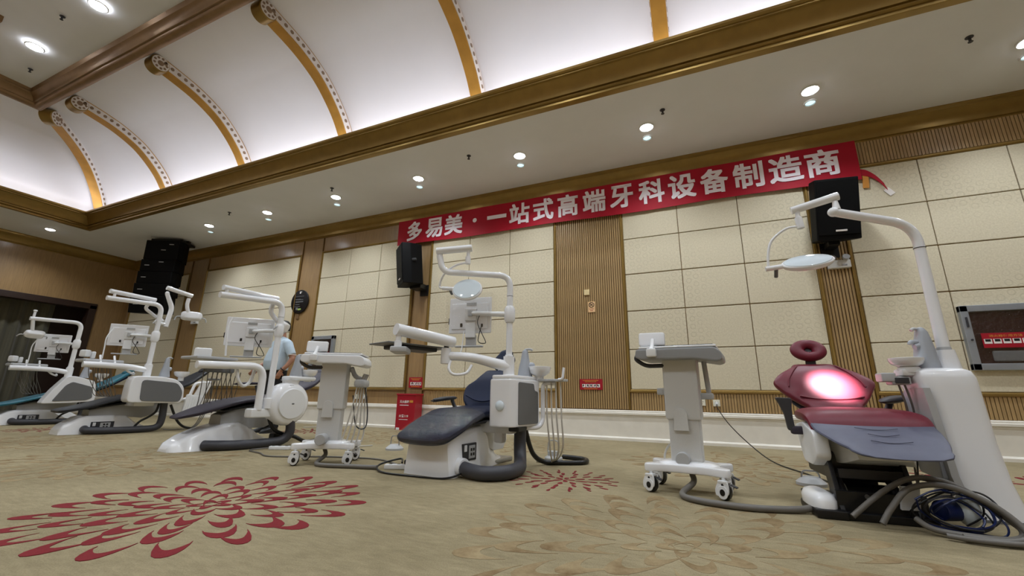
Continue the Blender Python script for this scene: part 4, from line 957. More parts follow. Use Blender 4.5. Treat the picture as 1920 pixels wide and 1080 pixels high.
def column_white():
    R = thing('cuspidor_column', 'tall white floor column with basin, tap tower and lamp pole', 'dental column', U5, U5R)
    # leaning tapered body: sections from floor to top (z, x0, x1, y0, y1)
    secs = [(0.0, .40, .685, -.10, .26), (.06, .395, .68, -.095, .26), (.20, .39, .655, -.075, .25), (.40, .388, .64, -.06, .25), (.60, .375, .635, -.055, .26), (.70, .35, .632, -.055, .27), (.76, .33, .63, -.055, .28), (.80, .335, .615, -.045, .27), (.818, .37, .58, -.02, .24)]
    L = []
    for z, x0, x1, y0, y1 in secs:
        cx, cy, hx, hy = (x0+x1)/2, (y0+y1)/2, (x1-x0)/2, (y1-y0)/2
        L.append([Vector((cx+hx*math.copysign(abs(math.cos(t))**.42, math.cos(t)), cy+hy*math.copysign(abs(math.sin(t))**.5, math.sin(t)), z)) for t in [2*PI*j/40 for j in range(40)]])
    body = obj('column_body', MB().loft(L), 'white_gloss', R, 50)
    obj('skirt', MB().loft([[Vector((.54+.148*k*math.copysign(abs(math.cos(t))**.42, math.cos(t)), .08+.185*k*math.copysign(abs(math.sin(t))**.5, math.sin(t)), z)) for t in [2*PI*j/40 for j in range(40)]] for z, k in ((.0, 1.01), (.014, 1.01))]), 'panel_grey', body)
    obj('side_panel', yz_plate(rpoly([(-.03, .18), (.22, .20), (.23, .68), (.10, .74), (-.02, .70)], .03), .352, .40, .012), 'cuspidor_grey', R)
    obj('inner_fin', MB().loft([[Vector((x, y, z)) for x, y in ((x0, -.07), (x0+.035, -.07), (x0+.04, .10), (x0, .10))] for z, x0 in ((.16, .385), (.22, .372), (.45, .355), (.66, .335), (.70, .33))]), 'light_grey', R, 40)
    obj('edge_strip', MB().curve([(.695, .10, .04), (.662, .10, .30), (.645, .10, .62), (.648, .10, .70), (.638, .10, .73)], .010, 8), 'light_grey', R)
    px, py = .565, .12
    obj('pole_socket', MB().loft([[Vector((px+hx*math.copysign(abs(math.cos(t))**.6, math.cos(t)), py+.05*math.copysign(abs(math.sin(t))**.6, math.sin(t)), z)) for t in [2*PI*j/24 for j in range(24)]] for z, hx in ((.80, .062), (.90, .045), (.935, .040))]), 'white_gloss', R)
    collar(R, (px, py, .945), .036, .02, 'light_grey', 'pole_joint')
    bend = (.10, .04, 1.905)
    obj('pole', MB().tube([(px, py, .93), (px, py, 1.78), bend], [.033, .030, .030], 18, .14, 9), 'white_gloss', R)
    obj('arm_end', MB().ell(bend, (.036, .034, .034), 16, 10), 'white_gloss', R)
    collar(R, (px, py, 1.615), .0335, .006, 'dark_grey', 'pole_seam')
    obj('lamp_post', MB().tube([(.12, .04, 1.92), (.12, .04, 1.985)], [.026, .016], 14), 'white_gloss', R)
    obj('lamp_arm', MB().tube([(.145, .04, 2.022), (-.14, .08, 1.965)], [.030, .027], 16), 'white_gloss', R)
    obj('lamp_joint', MB().cyl((-.105, .075, 1.90), (-.105, .075, 1.955), .016, 12).cyl((-.098, .075, 1.82), (-.105, .075, 1.905), .024, 16, .004), 'white_gloss', R)
    st, lh = disc_lamp(R, (-.085, .10, 1.572), (1, .05, .10), (-.05, -.70, .71), (.165, .085), on=True)
    obj('lamp_yoke', MB().curve([(-.10, .075, 1.835), (-.19, .08, 1.83), (-.29, .085, 1.75), (-.325, .09, 1.64), tuple(st)], .009, 10), 'white_gloss', R)
    d = bpy.data.lights.new('exam_light', 'SPOT'); d.energy = 1800; d.spot_size = math.radians(22); d.spot_blend = 1.0; d.shadow_soft_size = .05; d.color = (1, .90, .95)
    o = bpy.data.objects.new('exam_light', d); COL.objects.link(o); o.parent = R; o.location = (-.085, .10, 1.53)
    o.rotation_euler = (Vector((.05, .42, .715))-Vector(o.location)).to_track_quat('-Z', 'Y').to_euler()
    # basin, tap tower, instrument ledge
    Mt = Matrix.Translation((.455, .10, .805))
    tw = obj('tap_tower', mtx(MB().loft([[Vector((sh+.055*a*math.copysign(abs(math.cos(t))**.7, math.cos(t)), .055*b*math.copysign(abs(math.sin(t))**.7, math.sin(t)), z)) for t in [2*PI*j/22 for j in range(22)]] for z, a, b, sh in ((0, 1.15, 1.2, 0), (.06, 1.0, 1.1, 0), (.14, .80, 1, .003), (.20, .62, .9, .005), (.245, .45, .8, .005), (.268, .30, .6, .0), (.275, .15, .4, .0))]), Mt), 'cuspidor_grey', R)
    obj('spout', MB().tube([(.46, .10, 1.065), (.42, .09, 1.073), (.405, .085, 1.06)], .010, 10, .01), 'light_grey', tw)
    obj('cup_filler', MB().tube([(.44, .09, .985), (.385, .07, .985), (.38, .07, .97)], .015, 10, .01).cyl((.40, .075, .955), (.44, .08, .965), .02, 12), 'cuspidor_grey', tw)
    Mb = Matrix.Translation((.330, .045, .828)) @ Matrix.Scale(.88, 4)
    b = obj('basin', MB().lathe([(.03, 0), (.055, .003), (.085, .02), (.098, .045), (.10, .062), (.094, .064), (.088, .05), (.05, .018), (.012, .01)], 30, Mb), 'white_gloss', R)
    obj('basin_support', MB().cyl((.335, .045, .79), (.335, .045, .83), .055, 20, .01).box((.36, .06, .795), (.16, .12, .045), .015), 'white_satin', b)
    ih = obj('instrument_holder', MB().box((.215, .06, .765), (.075, .10, .055), .01).box((.275, .06, .745), (.10, .09, .05), .01), 'light_grey', R)
    obj('holder_front', MB().box((.275, .01, .745), (.07, .012, .035), .004), 'dark_grey', ih)
    tubes(R, [[(.27+.03*i, .05, .72), (.30+.03*i, .08, .55), (.33+.02*i, .2, .30), (.36, .30, .05)] for i in range(2)], .006, 'tube_grey')
    obj('mains_lead', MB().curve([(.68, .25, .02), (.80, .35, .012), (1.0, .38, .012), (1.5, .45, .012)], .011, 8), 'black_plastic', R)
    return R
column_white()

# ------------------------------------------------------------------ delivery carts on castors
CA = {'R': -20, 'L': 10}
def cart(label, loc, rz, kind):
    R = thing('delivery_cart', label, 'dental cart', loc, rz, 'wheeled dental delivery carts')
    base = obj('cart_base', MB().prism(rpoly([(-.26, -.185), (-.12, -.135), (.12, -.135), (.26, -.185), (.275, -.12), (.20, -.05), (.20, .05), (.275, .12), (.26, .185), (.12, .135), (-.12, .135), (-.26, .185), (-.275, .12), (-.20, .05), (-.20, -.05), (-.275, -.12)], .03), .052, Matrix.Translation((0, 0, .130)), .012), 'white_gloss', R)
    for sx in (-1, 1):
        for sy in (-1, 1):
            x, y = sx*.225, sy*.155
            A = Matrix.Translation((x, y, 0)) @ Matrix.Rotation(PI/2+math.radians(CA[kind]), 4, 'Z') @ Matrix.Diagonal((.85, .8, .98, 1))   # wheel axis along local x
            fork = rpoly([(-.045, .035), (.055, .022), (.062, .062), (.03, .118), (-.04, .118), (-.05, .08)], .02)
            def fk(x0, x1): return yz_plate(fork, x0, x1, .004)
            m1 = fk(-.040, -.027); m2 = fk(.027, .040); m1.add(m2.v, m2.f); m1.box((0, 0, .112), (.085, .07, .016), .004).cyl((0, 0, .11), (0, 0, .14), .016, 12)
            cs = obj('caster', mtx(m1, A), 'white_satin', R)
            obj('wheel', mtx(MB().cyl((-.024, 0, .050), (.024, 0, .050), .050, 26, .007), A), 'black_plastic', cs)
            for s in (-1, 1):
                obj('wheel_cover', mtx(MB().cyl((s*.038, 0, .050), (s*.046, 0, .050), .041, 22, .003), A), 'white_satin', cs)
                obj('hub_cap', mtx(MB().cyl((s*.045, 0, .050), (s*.049, 0, .050), .020, 16), A), 'black_plastic', cs)
                obj('hub_bolt', mtx(MB().cyl((s*.039, -.002, .094), (s*.043, -.002, .094), .009, 12), A), 'black_plastic', cs)
            obj('brake_lever', mtx(MB().box((0, -.075, .092), (.035, .05, .008), .003, rotm(.3, 0, 0)), A), 'dark_grey', cs)
    obj('base_hump', MB().loft([[Vector((hx*math.copysign(abs(math.cos(t))**.6, math.cos(t)), hy*math.copysign(abs(math.sin(t))**.6, math.sin(t)), z)) for t in [2*PI*j/32 for j in range(32)]] for z, hx, hy in ((.178, .20, .125), (.192, .17, .11), (.200, .13, .09))]), 'white_gloss', base)
    lo = obj('lower_column', MB().box((0, 0, .34), (.205, .135, .36), .014), 'cart_grey', R)
    up_ = obj('upper_column', MB().box((0, 0, .685), (.235, .16, .43), .016), 'cart_grey', R)
    n = 14
    tab = [(-.05, .40), (.05, .40), (.05, .50)]+[(.05*math.cos(PI*k/n), .50+.05*math.sin(PI*k/n)) for k in range(n+1)]+[(-.05, .50)]
    tab = [tab[0], tab[1]]+[(.045*math.cos(PI*k/n), .505+.045*math.sin(PI*k/n)) for k in range(n+1)]
    obj('notch_plate', MB().prism(tab, .012, Matrix.Translation((-.015, -.080 if kind == 'R' else -.080, 0)) @ Matrix.Rotation(PI/2, 4, 'X'), .003), 'cart_grey', lo)
    obj('lift_knob', MB().cyl((-.02, -.066, .215), (-.02, -.115 if kind == 'R' else -.20, .215), .047, 24, .008), 'light_grey', lo)
    # head with tray
    hw, hd = (.29, .175)
    head = obj('cart_head', MB().prism(rpoly([(-hw, .905), (-hw+.01, .965), (hw-.04, .965), (hw, .93), (hw+.005, .875), (hw-.03, .86), (.12, .885), (-hw+.04, .885)], .02), 2*hd, Matrix.Translation((0, hd, 0)) @ Matrix.Rotation(PI/2, 4, 'X'), .014), 'head_grey' if kind == 'R' else 'white_satin', R)
    obj('tray_mat', MB().box((.0, 0, .975), (2*hw-.06, 2*hd-.03, .016), .006), 'white_gloss', head)
    obj('tray_pad', MB().box((.05, 0, .986), (2*hw-.20, 2*hd-.08, .006), .002), 'black_plastic', head)
    dp = obj('display', MB().box((-.18, -.06, 1.045), (.19, .045, .105), .016, rotm(-.12, 0, .12)), 'white_gloss', R)
    obj('display_stem', MB().tube([(-.165, -.10, 1.04), (-.165, -.135, .99), (-.165, -.185, .955)], .014, 10, .03).box((-.165, -.185, .935), (.07, .03, .06), .01), 'white_satin', dp)
    obj('display_screen', MB().box((-.183, -.035, 1.047), (.16, .006, .08), .002, rotm(-.12, 0, .12)), 'screen', dp)
    obj('handle', MB().tube([(-hw+.02, -.10, .94), (-hw-.01, -.12, .90), (-hw+.06, -.10, .845), (-.09, -.06, .85)], .015, 10, .05), 'dark_grey', R)
    if kind == 'R':
        obj('side_rod', MB().tube([(.155, .05, .88), (.17, .05, .66)], .017, 10).box((.155, .05, .635), (.09, .05, .045), .012), 'light_grey', R)
        obj('side_valve', MB().box((-.145, 0, .665), (.06, .06, .05), .01), 'light_grey', R)
        obj('foot_cord', MB().curve([(-.12, .08, .30), (-.16, .10, .25), (-.17, .08, .19), (-.12, .07, .172)], .008, 8), 'tube_pale', R)
        hz = obj('corrugated_hose', MB().curve([(.02, -.02, .115), (.03, -.06, .07), (-.02, -.24, .022), (.10, -.36, .02), (.35, -.38, .02), (.56, -.30, .02), (.67, -.24, .03), (.745, -.20, .055)], .019, 10), 'tube_grey'); hz.location = loc; hz.rotation_euler = (0, 0, rz)
        tag(hz, 'grey corrugated hose lying between the grey cart and the maroon chair', 'hose')
    else:
        rail = obj('instrument_rail', MB().tube([(.13, .05, .86), (.16, .10, .77), (.26, .12, .745)], .022, 12, .05).box((.24, .05, .71), (.10, .26, .075), .025), 'light_grey', R)
        mb = MB()
        for i in range(4): mb.cyl((.25, -.04+.06*i, .735), (.275, -.04+.06*i, .80), .009, 10)
        obj('instrument', mb, 'steel', rail)
        tubes(R, [[(.22+.01*i, -.05+.055*i, .68), (.19+.02*i, -.06+.05*i, .45), (.15+.035*i, -.05+.04*i, .27), (.12+.04*i, -.04+.03*i, .172)] for i in range(5)], .007, 'tube_pale')
        obj('loop_tube', MB().curve([(.26, .12, .68), (.30, .14, .45), (.30, .10, .30), (.22, .05, .33), (.18, .0, .6)], .006, 8), 'dark_grey', R)
        hz = obj('corrugated_hose', MB().curve([(-.02, 0, .115), (.0, -.04, .07), (-.03, -.18, .02), (.10, -.28, .018), (.30, -.33, .018), (.42, -.37, .018), (.52, -.39, .018)], .018, 10), 'tube_grey'); hz.location = loc; hz.rotation_euler = (0, 0, rz)
        tag(hz, 'grey corrugated hose lying between the white topped cart and the navy unit', 'hose')
    return R
cart('grey wheeled delivery cart standing alone beside the maroon chair', (-.11, 3.37, 0), math.radians(-6), 'R')
cart('white topped wheeled delivery cart with hanging tubes beside the drum unit', (-3.19, 3.10, 0), math.radians(31), 'L')

# ================================================================== banner
def ban(u, v): return (u, YB-.080-.004*math.sin(u*5)-.0015*math.sin(u*17+v*3), v)
BX0, BX1 = -5.53, 2.29
def bz(u, v):
    t = (u-BX0)/(BX1-BX0); z0 = 3.605-.045*t+.012*math.sin(u*2.1); return z0+(4.145-z0)*v
bn = thing('banner', 'long red cloth banner with white Chinese characters hung below the ceiling', 'banner', (0, 0, 0))
mb = MB(); N = 120; vs = []; fs = []
for i in range(N+1):
    u = BX0+(BX1-BX0)*i/N
    for v in (0, .25, .5, .75, 1): vs.append(ban(u, bz(u, v)))
for i in range(N):
    for j in range(4): a = i*5+j; fs.append((a, a+5, a+6, a+1))
mb.add(vs, fs); mb.add([(x, y+.004, z) for x, y, z in vs], [f[::-1] for f in fs])
cl_ = obj('cloth', mb, 'banner_red', bn)
CH = [('多', -5.29, -4.92), ('易', -4.83, -4.43), ('美', -4.38, -3.97), ('·', -3.745, -3.655), ('一', -3.43, -3.03), ('站', -2.97, -2.565), ('式', -2.495, -2.105), ('高', -2.03, -1.66), ('端', -1.575, -1.18), ('牙', -1.105, -.725), ('科', -.635, -.236), ('设', -.177, .23), ('备', .295, .685), ('制', .755, 1.158), ('造', 1.225, 1.645), ('商', 1.678, 2.088)]
for ch, x0, x1 in CH:
    z0, z1 = 3.675, 4.09
    if ch == '一': z0, z1 = 3.855, 3.93
    if ch == '·': z0, z1 = 3.85, 3.94
    mb = MB()
    def f(u, v): p = ban(u, v); return (p[0], p[1]-.010, p[2])
    if ch == '一': mb.add([f(x0, z0), f(x1, z0), f(x1, z1), f(x0, z1)], [(0, 1, 2, 3)])
    elif ch == '·': mb.add([f((x0+x1)/2+.045*math.cos(2*PI*k/20), (z0+z1)/2+.045*math.sin(2*PI*k/20)) for k in range(20)], [tuple(range(20))])
    else:
        e = .011
        for dx in (-e, 0, e):
            for dz in (-e, 0, e): put_text(mb, ch, x0+e+dx, x1-e+dx, z0+e+dz, z1-e+dz, f)
    obj('lettering', mb, 'banner_white', cl_)
tail = MB(); 
P0 = spline([(2.27, YB-.05, 3.66), (2.36, YB-.06, 3.62), (2.45, YB-.06, 3.52), (2.52, YB-.05, 3.40)], 6)
tail.loft([[p+Vector((0, 0, .06*(1-.3*i/18))), p+Vector((.02, -.004, -.05*(1-.2*i/18))), p+Vector((.02, .002, -.05)), p+Vector((0, .006, .06))] for i, p in enumerate(P0)])
obj('tie_end', tail, 'banner_red', bn)
obj('tape', MB().box((2.33, YB-.05, 3.52), (.07, .01, .20), .003, rotm(0, .1, 0)), 'tape', bn)
obj('tape_end', MB().box((2.56, YB-.035, 3.33), (.07, .008, .11), .003, rotm(0, -.6, 0)), 'sign_white', bn)
recenter(bn, (-1.6, YB-.05, 3.6))

# ================================================================== speakers
def wall_speaker(label, x, rz, tilt, dx=0.0):
    t = thing('wall_speaker', label, 'loudspeaker', (x, YB-.02, 2.60), 0, 'black wall speakers')
    obj('wall_plate', MB().box((0, 0, 0), (.20, .03, .22), .006), 'black_plastic', t)
    obj('bracket_arm', MB().box((dx*.4, -.12, .05), (.13+abs(dx)*.8, .24, .10), .01).box((dx, -.22, .10), (.16, .16, .08), .01), 'black_plastic', t)
    M = Matrix.Translation((dx, -.32, .44)) @ Matrix.Scale(1.04, 4) @ Matrix.Rotation(rz, 4, 'Z') @ Matrix.Rotation(tilt, 4, 'X')
    body = MB().prism(rpoly([(-.235, -.19), (.235, -.19), (.235, -.03), (.15, .20), (-.15, .20), (-.235, -.03)], .015), .76, Matrix.Translation((0, 0, -.38)), .012)
    b = obj('cabinet', mtx(body, M), 'black_matte', t)
    obj('grille', mtx(MB().box((0, -.195, .02), (.435, .014, .68), .006), M), 'black_matte', b)
    obj('badge', mtx(MB().box((0.02, -.204, -.27), (.12, .006, .022), .002), M), 'sign_white', b)
    obj('side_handle', mtx(MB().box((.225, .02, .06), (.03, .10, .05), .01, rotm(0, 0, -.35)), M), 'black_plastic', b)
wall_speaker('black wall speaker under the banner end, behind the white lamp arm', 1.80, math.radians(8), math.radians(14))
wall_speaker('black wall speaker under the start of the banner', -4.80, math.radians(-40), math.radians(6), -.16)
t = thing('line_array', 'tall black stack of loudspeaker boxes hung in the far ceiling corner', 'loudspeaker', (-12.2, 5.85, 0), math.radians(28))
obj('hanger', MB().box((0, .1, 4.33), (.76, .5, .06), .01).box((-.35, .1, 4.38), (.08, .08, .06)).box((.35, .1, 4.38), (.08, .08, .06)), 'black_plastic', t)
zt = 4.29
for i, hh in enumerate((.50, .30, .30, .30, .42)):
    zc = zt-hh/2; zt -= hh+.008; tl = -.03-.015*i
    M = Matrix.Translation((0, -.02*i, zc)) @ Matrix.Rotation(-tl*1.2, 4, 'X')
    b = obj('speaker_box', mtx(MB().prism(rpoly([(-.40, -.25), (.40, -.25), (.40, -.05), (.28, .30), (-.28, .30), (-.40, -.05)], .02), hh, Matrix.Translation((0, 0, -hh/2)), .012), M), 'black_matte', t)
    obj('badge', mtx(MB().box((-.24 if i else .05, -.256, .0), (.11, .008, .018), .002), M), 'light_grey', b)
    if i < 2: obj('badge', mtx(MB().box((.22 if i == 0 else .08, -.256, hh*.3), (.11, .008, .018), .002), M), 'light_grey', b)

# ================================================================== things on the back wall
def flat(u, v, d): return (u, YB-d, v)
pl = thing('plaque', 'oval black plaque with small print on the wood pilaster', 'sign', (-8.22, YB-.02, 2.632))
Mx = Matrix.Rotation(PI/2, 4, 'X')
obj('plate', MB().lathe([(.27, -.005), (.27, .012), (.262, .018), (.01, .019)], 48, Mx @ Matrix.Diagonal((1, 1.02, 1, 1))), 'plaque_black', pl)
mb = MB()
for i, (w_, z) in enumerate(((.26, .12), (.16, .055), (.24, .04), (.25, .0), (.22, -.015), (.13, -.07), (.18, -.12))): mb.box((-.0+(.0 if w_ > .2 else -.05), -.021, z), (w_, .002, .010))
obj('small_print', mb, 'grey_print', pl)
obj('emblem', MB().box((0, -.021, .21), (.04, .003, .05), .001).box((.02, -.021, .225), (.05, .003, .015), .001), 'sign_white', pl)
obj('leaf', MB().ell((.03, -.021, -.185), (.055, .003, .024), 14, 6), 'leaf_green', pl)
obj('leaf', MB().ell((-.05, -.021, -.17), (.04, .003, .032), 14, 6), 'grey_print', pl)
tag(obj('small_sensor', MB().box((-8.246, YB-.012, 2.286), (.09, .024, .11), .006), 'bronze'), 'small brown sensor plate under the oval black plaque', 'sensor')
tag(obj('wall_switch', MB().box((-1.565, YB-.028, 2.292), (.095, .024, .095), .006), 'switch_cream'), 'square cream switch plate high on the wide slatted pilaster', 'switch')
ns = thing('no_smoking_sign', 'small orange no smoking sign on the wide slatted pilaster', 'sign', (-1.493, YB-.03, 2.04))
obj('plate', MB().box((0, 0, 0), (.115, .008, .175), .003), 'sign_cream', ns)
mb = MB(); mb.tube([(.040*math.cos(2*PI*k/28), -.005, .035+.040*math.sin(2*PI*k/28)) for k in range(28)], .005, 6, closed=True); mb.box((0, -.006, .035), (.075, .003, .009), 0, rotm(0, .78, 0))
obj('ring', mb, 'black_plastic', ns)
obj('cigarette', MB().box((0, -.005, .035), (.05, .002, .012), 0, rotm(0, -.5, 0)), 'black_plastic', ns)
mb = MB(); put_text(mb, '禁止吸烟', -.04, .04, -.045, -.022, lambda u, v: (u, -.0055, v)); mb.box((0, -.005, -.062), (.05, .001, .006))
obj('lettering', mb, 'sign_red', ns)
def red_notice(label, x, z, w_, h_, seed):
    r_ = random.Random(seed); t = thing('notice', label, 'sign', (x, YB-.03, z))
    obj('plate', MB().box((0, 0, 0), (w_, .008, h_), .002), 'sign_red', t)
    n = 5; mb = MB(); mb2 = MB()
    for i in range(n):
        cx = -w_*.40+w_*.8*(i+.5)/n; mb.box((cx, -.005, -h_*.12), (w_*.13, .002, h_*.30))
        mb2.box((cx+r_.uniform(-.01, .01), -.0065, -h_*.10), (w_*.05, .002, h_*.20), 0, rotm(0, r_.uniform(-.5, .5), 0))
    obj('pictogram_card', mb, 'sign_white', t); obj('pictogram', mb2, 'black_plastic', t)
    mb = MB()
    for z_, k in ((.36, .7), (.24, .5), (-.40, .6)): mb.box((-.02*w_, -.005, h_*z_), (w_*k, .002, h_*.05))
    obj('small_print', mb, 'tape', t)
red_notice('red picture notice low on the wide slatted pilaster', -1.54, .807, .36, .165, 1)
red_notice('red picture notice on the narrow pilaster under the left wall speaker', -4.85, .83, .32, .19, 2)
eb = thing('fire_box', 'red fire equipment box standing on the floor against the baseboard', 'box', (-4.82, YB-.22, 0))
obj('body', MB().box((0, 0, .30), (.40, .22, .60), .008), 'sign_red', eb)
obj('lid', MB().box((0, 0, .61), (.42, .24, .03), .006), 'sign_red', eb)
mb = MB(); put_text(mb, '灭火器箱', -.13, .07, .46, .51, lambda u, v: (u, -.1125, v), .02); put_text(mb, '火警119', -.13, .07, .215, .265, lambda u, v: (u, -.1125, v), .02)
mb.box((-.03, -.112, .425), (.19, .002, .012)); mb.box((-.03, -.112, .18), (.19, .002, .010))
obj('lettering', mb, 'sign_white', eb)
obj('sticker', MB().box((.12, -.112, .49), (.075, .003, .04), .001), 'tape', eb)
obj('foot', MB().box((-.14, -.10, .02), (.07, .03, .04), .004), 'white_satin', eb); obj('foot', MB().box((.14, -.10, .02), (.07, .03, .04), .004), 'white_satin', eb)
def fire_cabinet(label, x0, x1, z0, z1):
    t = thing('fire_cabinet', label, 'cabinet', (0, 0, 0), 0, 'aluminium framed fire hose cabinets')
    cx, cz_, w_, h_ = (x0+x1)/2, (z0+z1)/2, x1-x0, z1-z0
    mb = MB(); fwid = .075
    for c, d in (((cx, YB-.05, z1-fwid/2), (w_, .07, fwid)), ((cx, YB-.05, z0+fwid/2), (w_, .07, fwid)), ((x0+fwid/2, YB-.05, cz_), (fwid, .07, h_)), ((x1-fwid/2, YB-.05, cz_), (fwid, .07, h_))): mb.box(c, d, .006)
    obj('frame', mb, 'aluminium', t)
    obj('back', MB().box((cx, YB-.036, cz_), (w_-.1, .008, h_-.1)), 'cabinet_dark', t)
    obj('hose_reel', MB().box((cx+.02, YB-.048, z0+.16), (w_*.45, .03, .12), .02), 'panel_grey', t)
    gl = obj('glass', MB().box((cx, YB-.066, cz_), (w_-.14, .006, h_-.14)), 'pane', t)
    obj('latch', MB().box((x0+.04, YB-.092, cz_+.18), (.018, .016, .12), .005), 'dark_grey', t)
    obj('lock', MB().cyl((x0+.045, YB-.084, cz_-.03), (x0+.045, YB-.094, cz_-.03), .012, 12), 'dark_grey', t)
    st = obj('sticker', MB().box((cx+.01, YB-.071, cz_-.04), (w_*.62, .003, .17), .001), 'sign_red', t)
    mb = MB(); mb2 = MB()
    for i in range(5): mb.box((cx+.01-w_*.24+w_*.12*i, YB-.0735, cz_-.05), (w_*.10, .002, .055)); mb2.box((cx+.01-w_*.24+w_*.12*i, YB-.075, cz_-.04), (w_*.07, .001, .028))
    obj('picture_card', mb, 'sign_white', st); obj('picture', mb2, 'black_plastic', st)
    mb = MB(); put_text(mb, '消火栓使用方法', cx-w_*.2, cx+w_*.22, cz_-.003, cz_+.027, lambda u, v: (u, YB-.0735, v), .01)
    obj('lettering', mb, 'tape', st)
    recenter(t, (cx, YB-.05, z0))
fire_cabinet('aluminium framed fire cabinet with red sticker beside the white column', 2.93, 3.60, .98, 1.735)
fire_cabinet('aluminium framed fire cabinet on the wall behind the white topped cart', -7.63, -6.98, 1.02, 1.80)
def outlet(label, x, z):
    t = thing('outlet', label, 'outlet', (x, YB-.028, z), 0, 'wall sockets above the baseboard')
    obj('plate', MB().box((0, 0, 0), (.088, .014, .088), .004), 'cream_plastic', t)
    mb = MB()
    for dx, dz in ((-.014, .012), (.014, .012), (0, -.014)): mb.box((dx, -.0075, dz), (.006, .003, .016))
    obj('slots', mb, 'dark_grey', t)
outlet('empty white wall socket between the carts and the maroon chair', .025, .565)
outlet('white wall socket with a plug and black cable', .21, .56)
outlet('white wall socket with a white plug behind the white topped cart', -6.04, .553)
outlet('empty brown wall socket behind the white topped cart', -6.24, .555)
def plug_cord(label, x, z, pts, material, pm):
    t = thing('extension_cable', label, 'cable', (0, 0, 0))
    obj('plug', MB().box((x, YB-.058, z-.01), (.045, .045, .05), .01), pm, t)
    obj('cord', MB().curve(pts, .006, 8), material, t)
    recenter(t, (x, YB-.06, z))
plug_cord('black power cable from the wall socket down to the carpet', .21, .56, [(.21, YB-.08, .545), (.22, YB-.14, .48), (.32, YB-.5, .30), (.48, YB-1.1, .12), (.62, YB-1.6, .02), (.80, YB-2.2, .008), (.95, YB-2.9, .008)], 'black_plastic', 'white_satin')
plug_cord('white power cable from the wall socket behind the carts', -6.04, .553, [(-6.04, YB-.08, .53), (-6.06, YB-.10, .40), (-6.12, YB-.14, .2), (-6.2, YB-.2, .02), (-6.5, YB-.4, .008), (-6.6, YB-.9, .008)], 'tube_pale', 'white_satin')
def emergency_lamp(label, x, z):
    t = thing('emergency_lamp', label, 'emergency light', (x, YB-.05, z), 0, 'twin emergency lights on the pilasters')
    obj('case', MB().box((0, 0, 0), (.25, .07, .11), .012), 'white_satin', t)
    for s in (-1, 1): obj('spot_head', MB().lathe([(.02, -.02), (.04, .0), (.042, .03), (.036, .034), (.01, .03)], 16, Matrix.Translation((s*.075, -.04, .075)) @ Matrix.Rotation(1.2, 4, 'X')), 'light_grey', t)
    obj('indicator', MB().box((.05, -.037, -.02), (.06, .004, .02)), 'steel', t)
emergency_lamp('white twin emergency light on the slatted pilaster under the right wall speaker', 1.865, 2.385)
emergency_lamp('white twin emergency light on the far pilaster below the speaker stack', -11.95, 2.36)

# ================================================================== small things on the carpet
def power_strip(label, loc, rz, L=.24):
    t = thing('power_strip', label, 'power strip', loc, rz, 'white power strips on the carpet')
    obj('case', MB().box((0, 0, .02), (L, .055, .04), .01), 'white_satin', t)
    mb = MB()
    for i in range(3): mb.box((-.07+.07*i, 0, .0405), (.025, .02, .003))
    obj('slots', mb, 'dark_grey', t)
    return t
p = power_strip('white power strip with a black plug beside the navy unit base', (-2.40, 3.14, 0), math.radians(25))
obj('plug', MB().box((.07, 0, .058), (.05, .045, .04), .012), 'black_plastic', p)
tag(obj('floor_cord', MB().curve([(-2.36, 3.13, .055), (-2.45, 3.22, .07), (-2.56, 3.08, .03), (-2.40, 2.92, .01), (-2.1, 2.90, .008), (-1.80, 2.93, .01), (-1.70, 3.05, .06), (-1.735, 3.11, .12)], .008, 8), 'black_plastic'), 'black cord looping across the carpet in front of the navy unit base', 'cable')
p = power_strip('white power strip beside the hose of the drum unit', (-4.32, 3.52, 0), math.radians(30), .22)
tag(obj('floor_cord', MB().curve([(-4.24, 3.58, .02), (-4.05, 3.75, .008), (-3.9, 3.9, .008), (-3.7, 4.3, .008)], .006, 8), 'tube_pale'), 'white cord trailing from the power strip beside the drum unit', 'cable')
tag(obj('floor_cord', MB().curve([(-4.42, 3.46, .02), (-4.5, 3.3, .008), (-4.2, 3.2, .008), (-3.9, 3.1, .008), (-3.4, 3.35, .008), (-2.9, 3.45, .008), (-2.55, 3.3, .008)], .007, 8), 'tube_grey'), 'grey cord running under the white topped cart', 'cable')
fsw = thing('foot_pedal', 'clear grey foot pedal on the carpet behind the white topped cart', 'foot pedal', (-3.25, 4.15, 0))
obj('pedal_base', MB().lathe([(.10, 0), (.10, .02), (.07, .045), (.05, .06), (.01, .062)], 22), 'light_grey', fsw)
obj('pedal_loop', MB().tube([(-.06, 0, .05), (-.05, 0, .15), (.05, 0, .15), (.06, 0, .05)], .006, 8, .03), 'steel', fsw)
fsw2 = thing('foot_pedal', 'clear grey foot pedal on the carpet behind the maroon chair', 'foot pedal', (.72, 4.05, 0))
obj('pedal_base', MB().lathe([(.10, 0), (.10, .02), (.07, .045), (.05, .06), (.01, .062)], 22), 'light_grey', fsw2)
obj('pedal_loop', MB().tube([(-.06, 0, .05), (-.05, 0, .10), (.05, 0, .10), (.06, 0, .05)], .006, 8, .03), 'steel', fsw2)
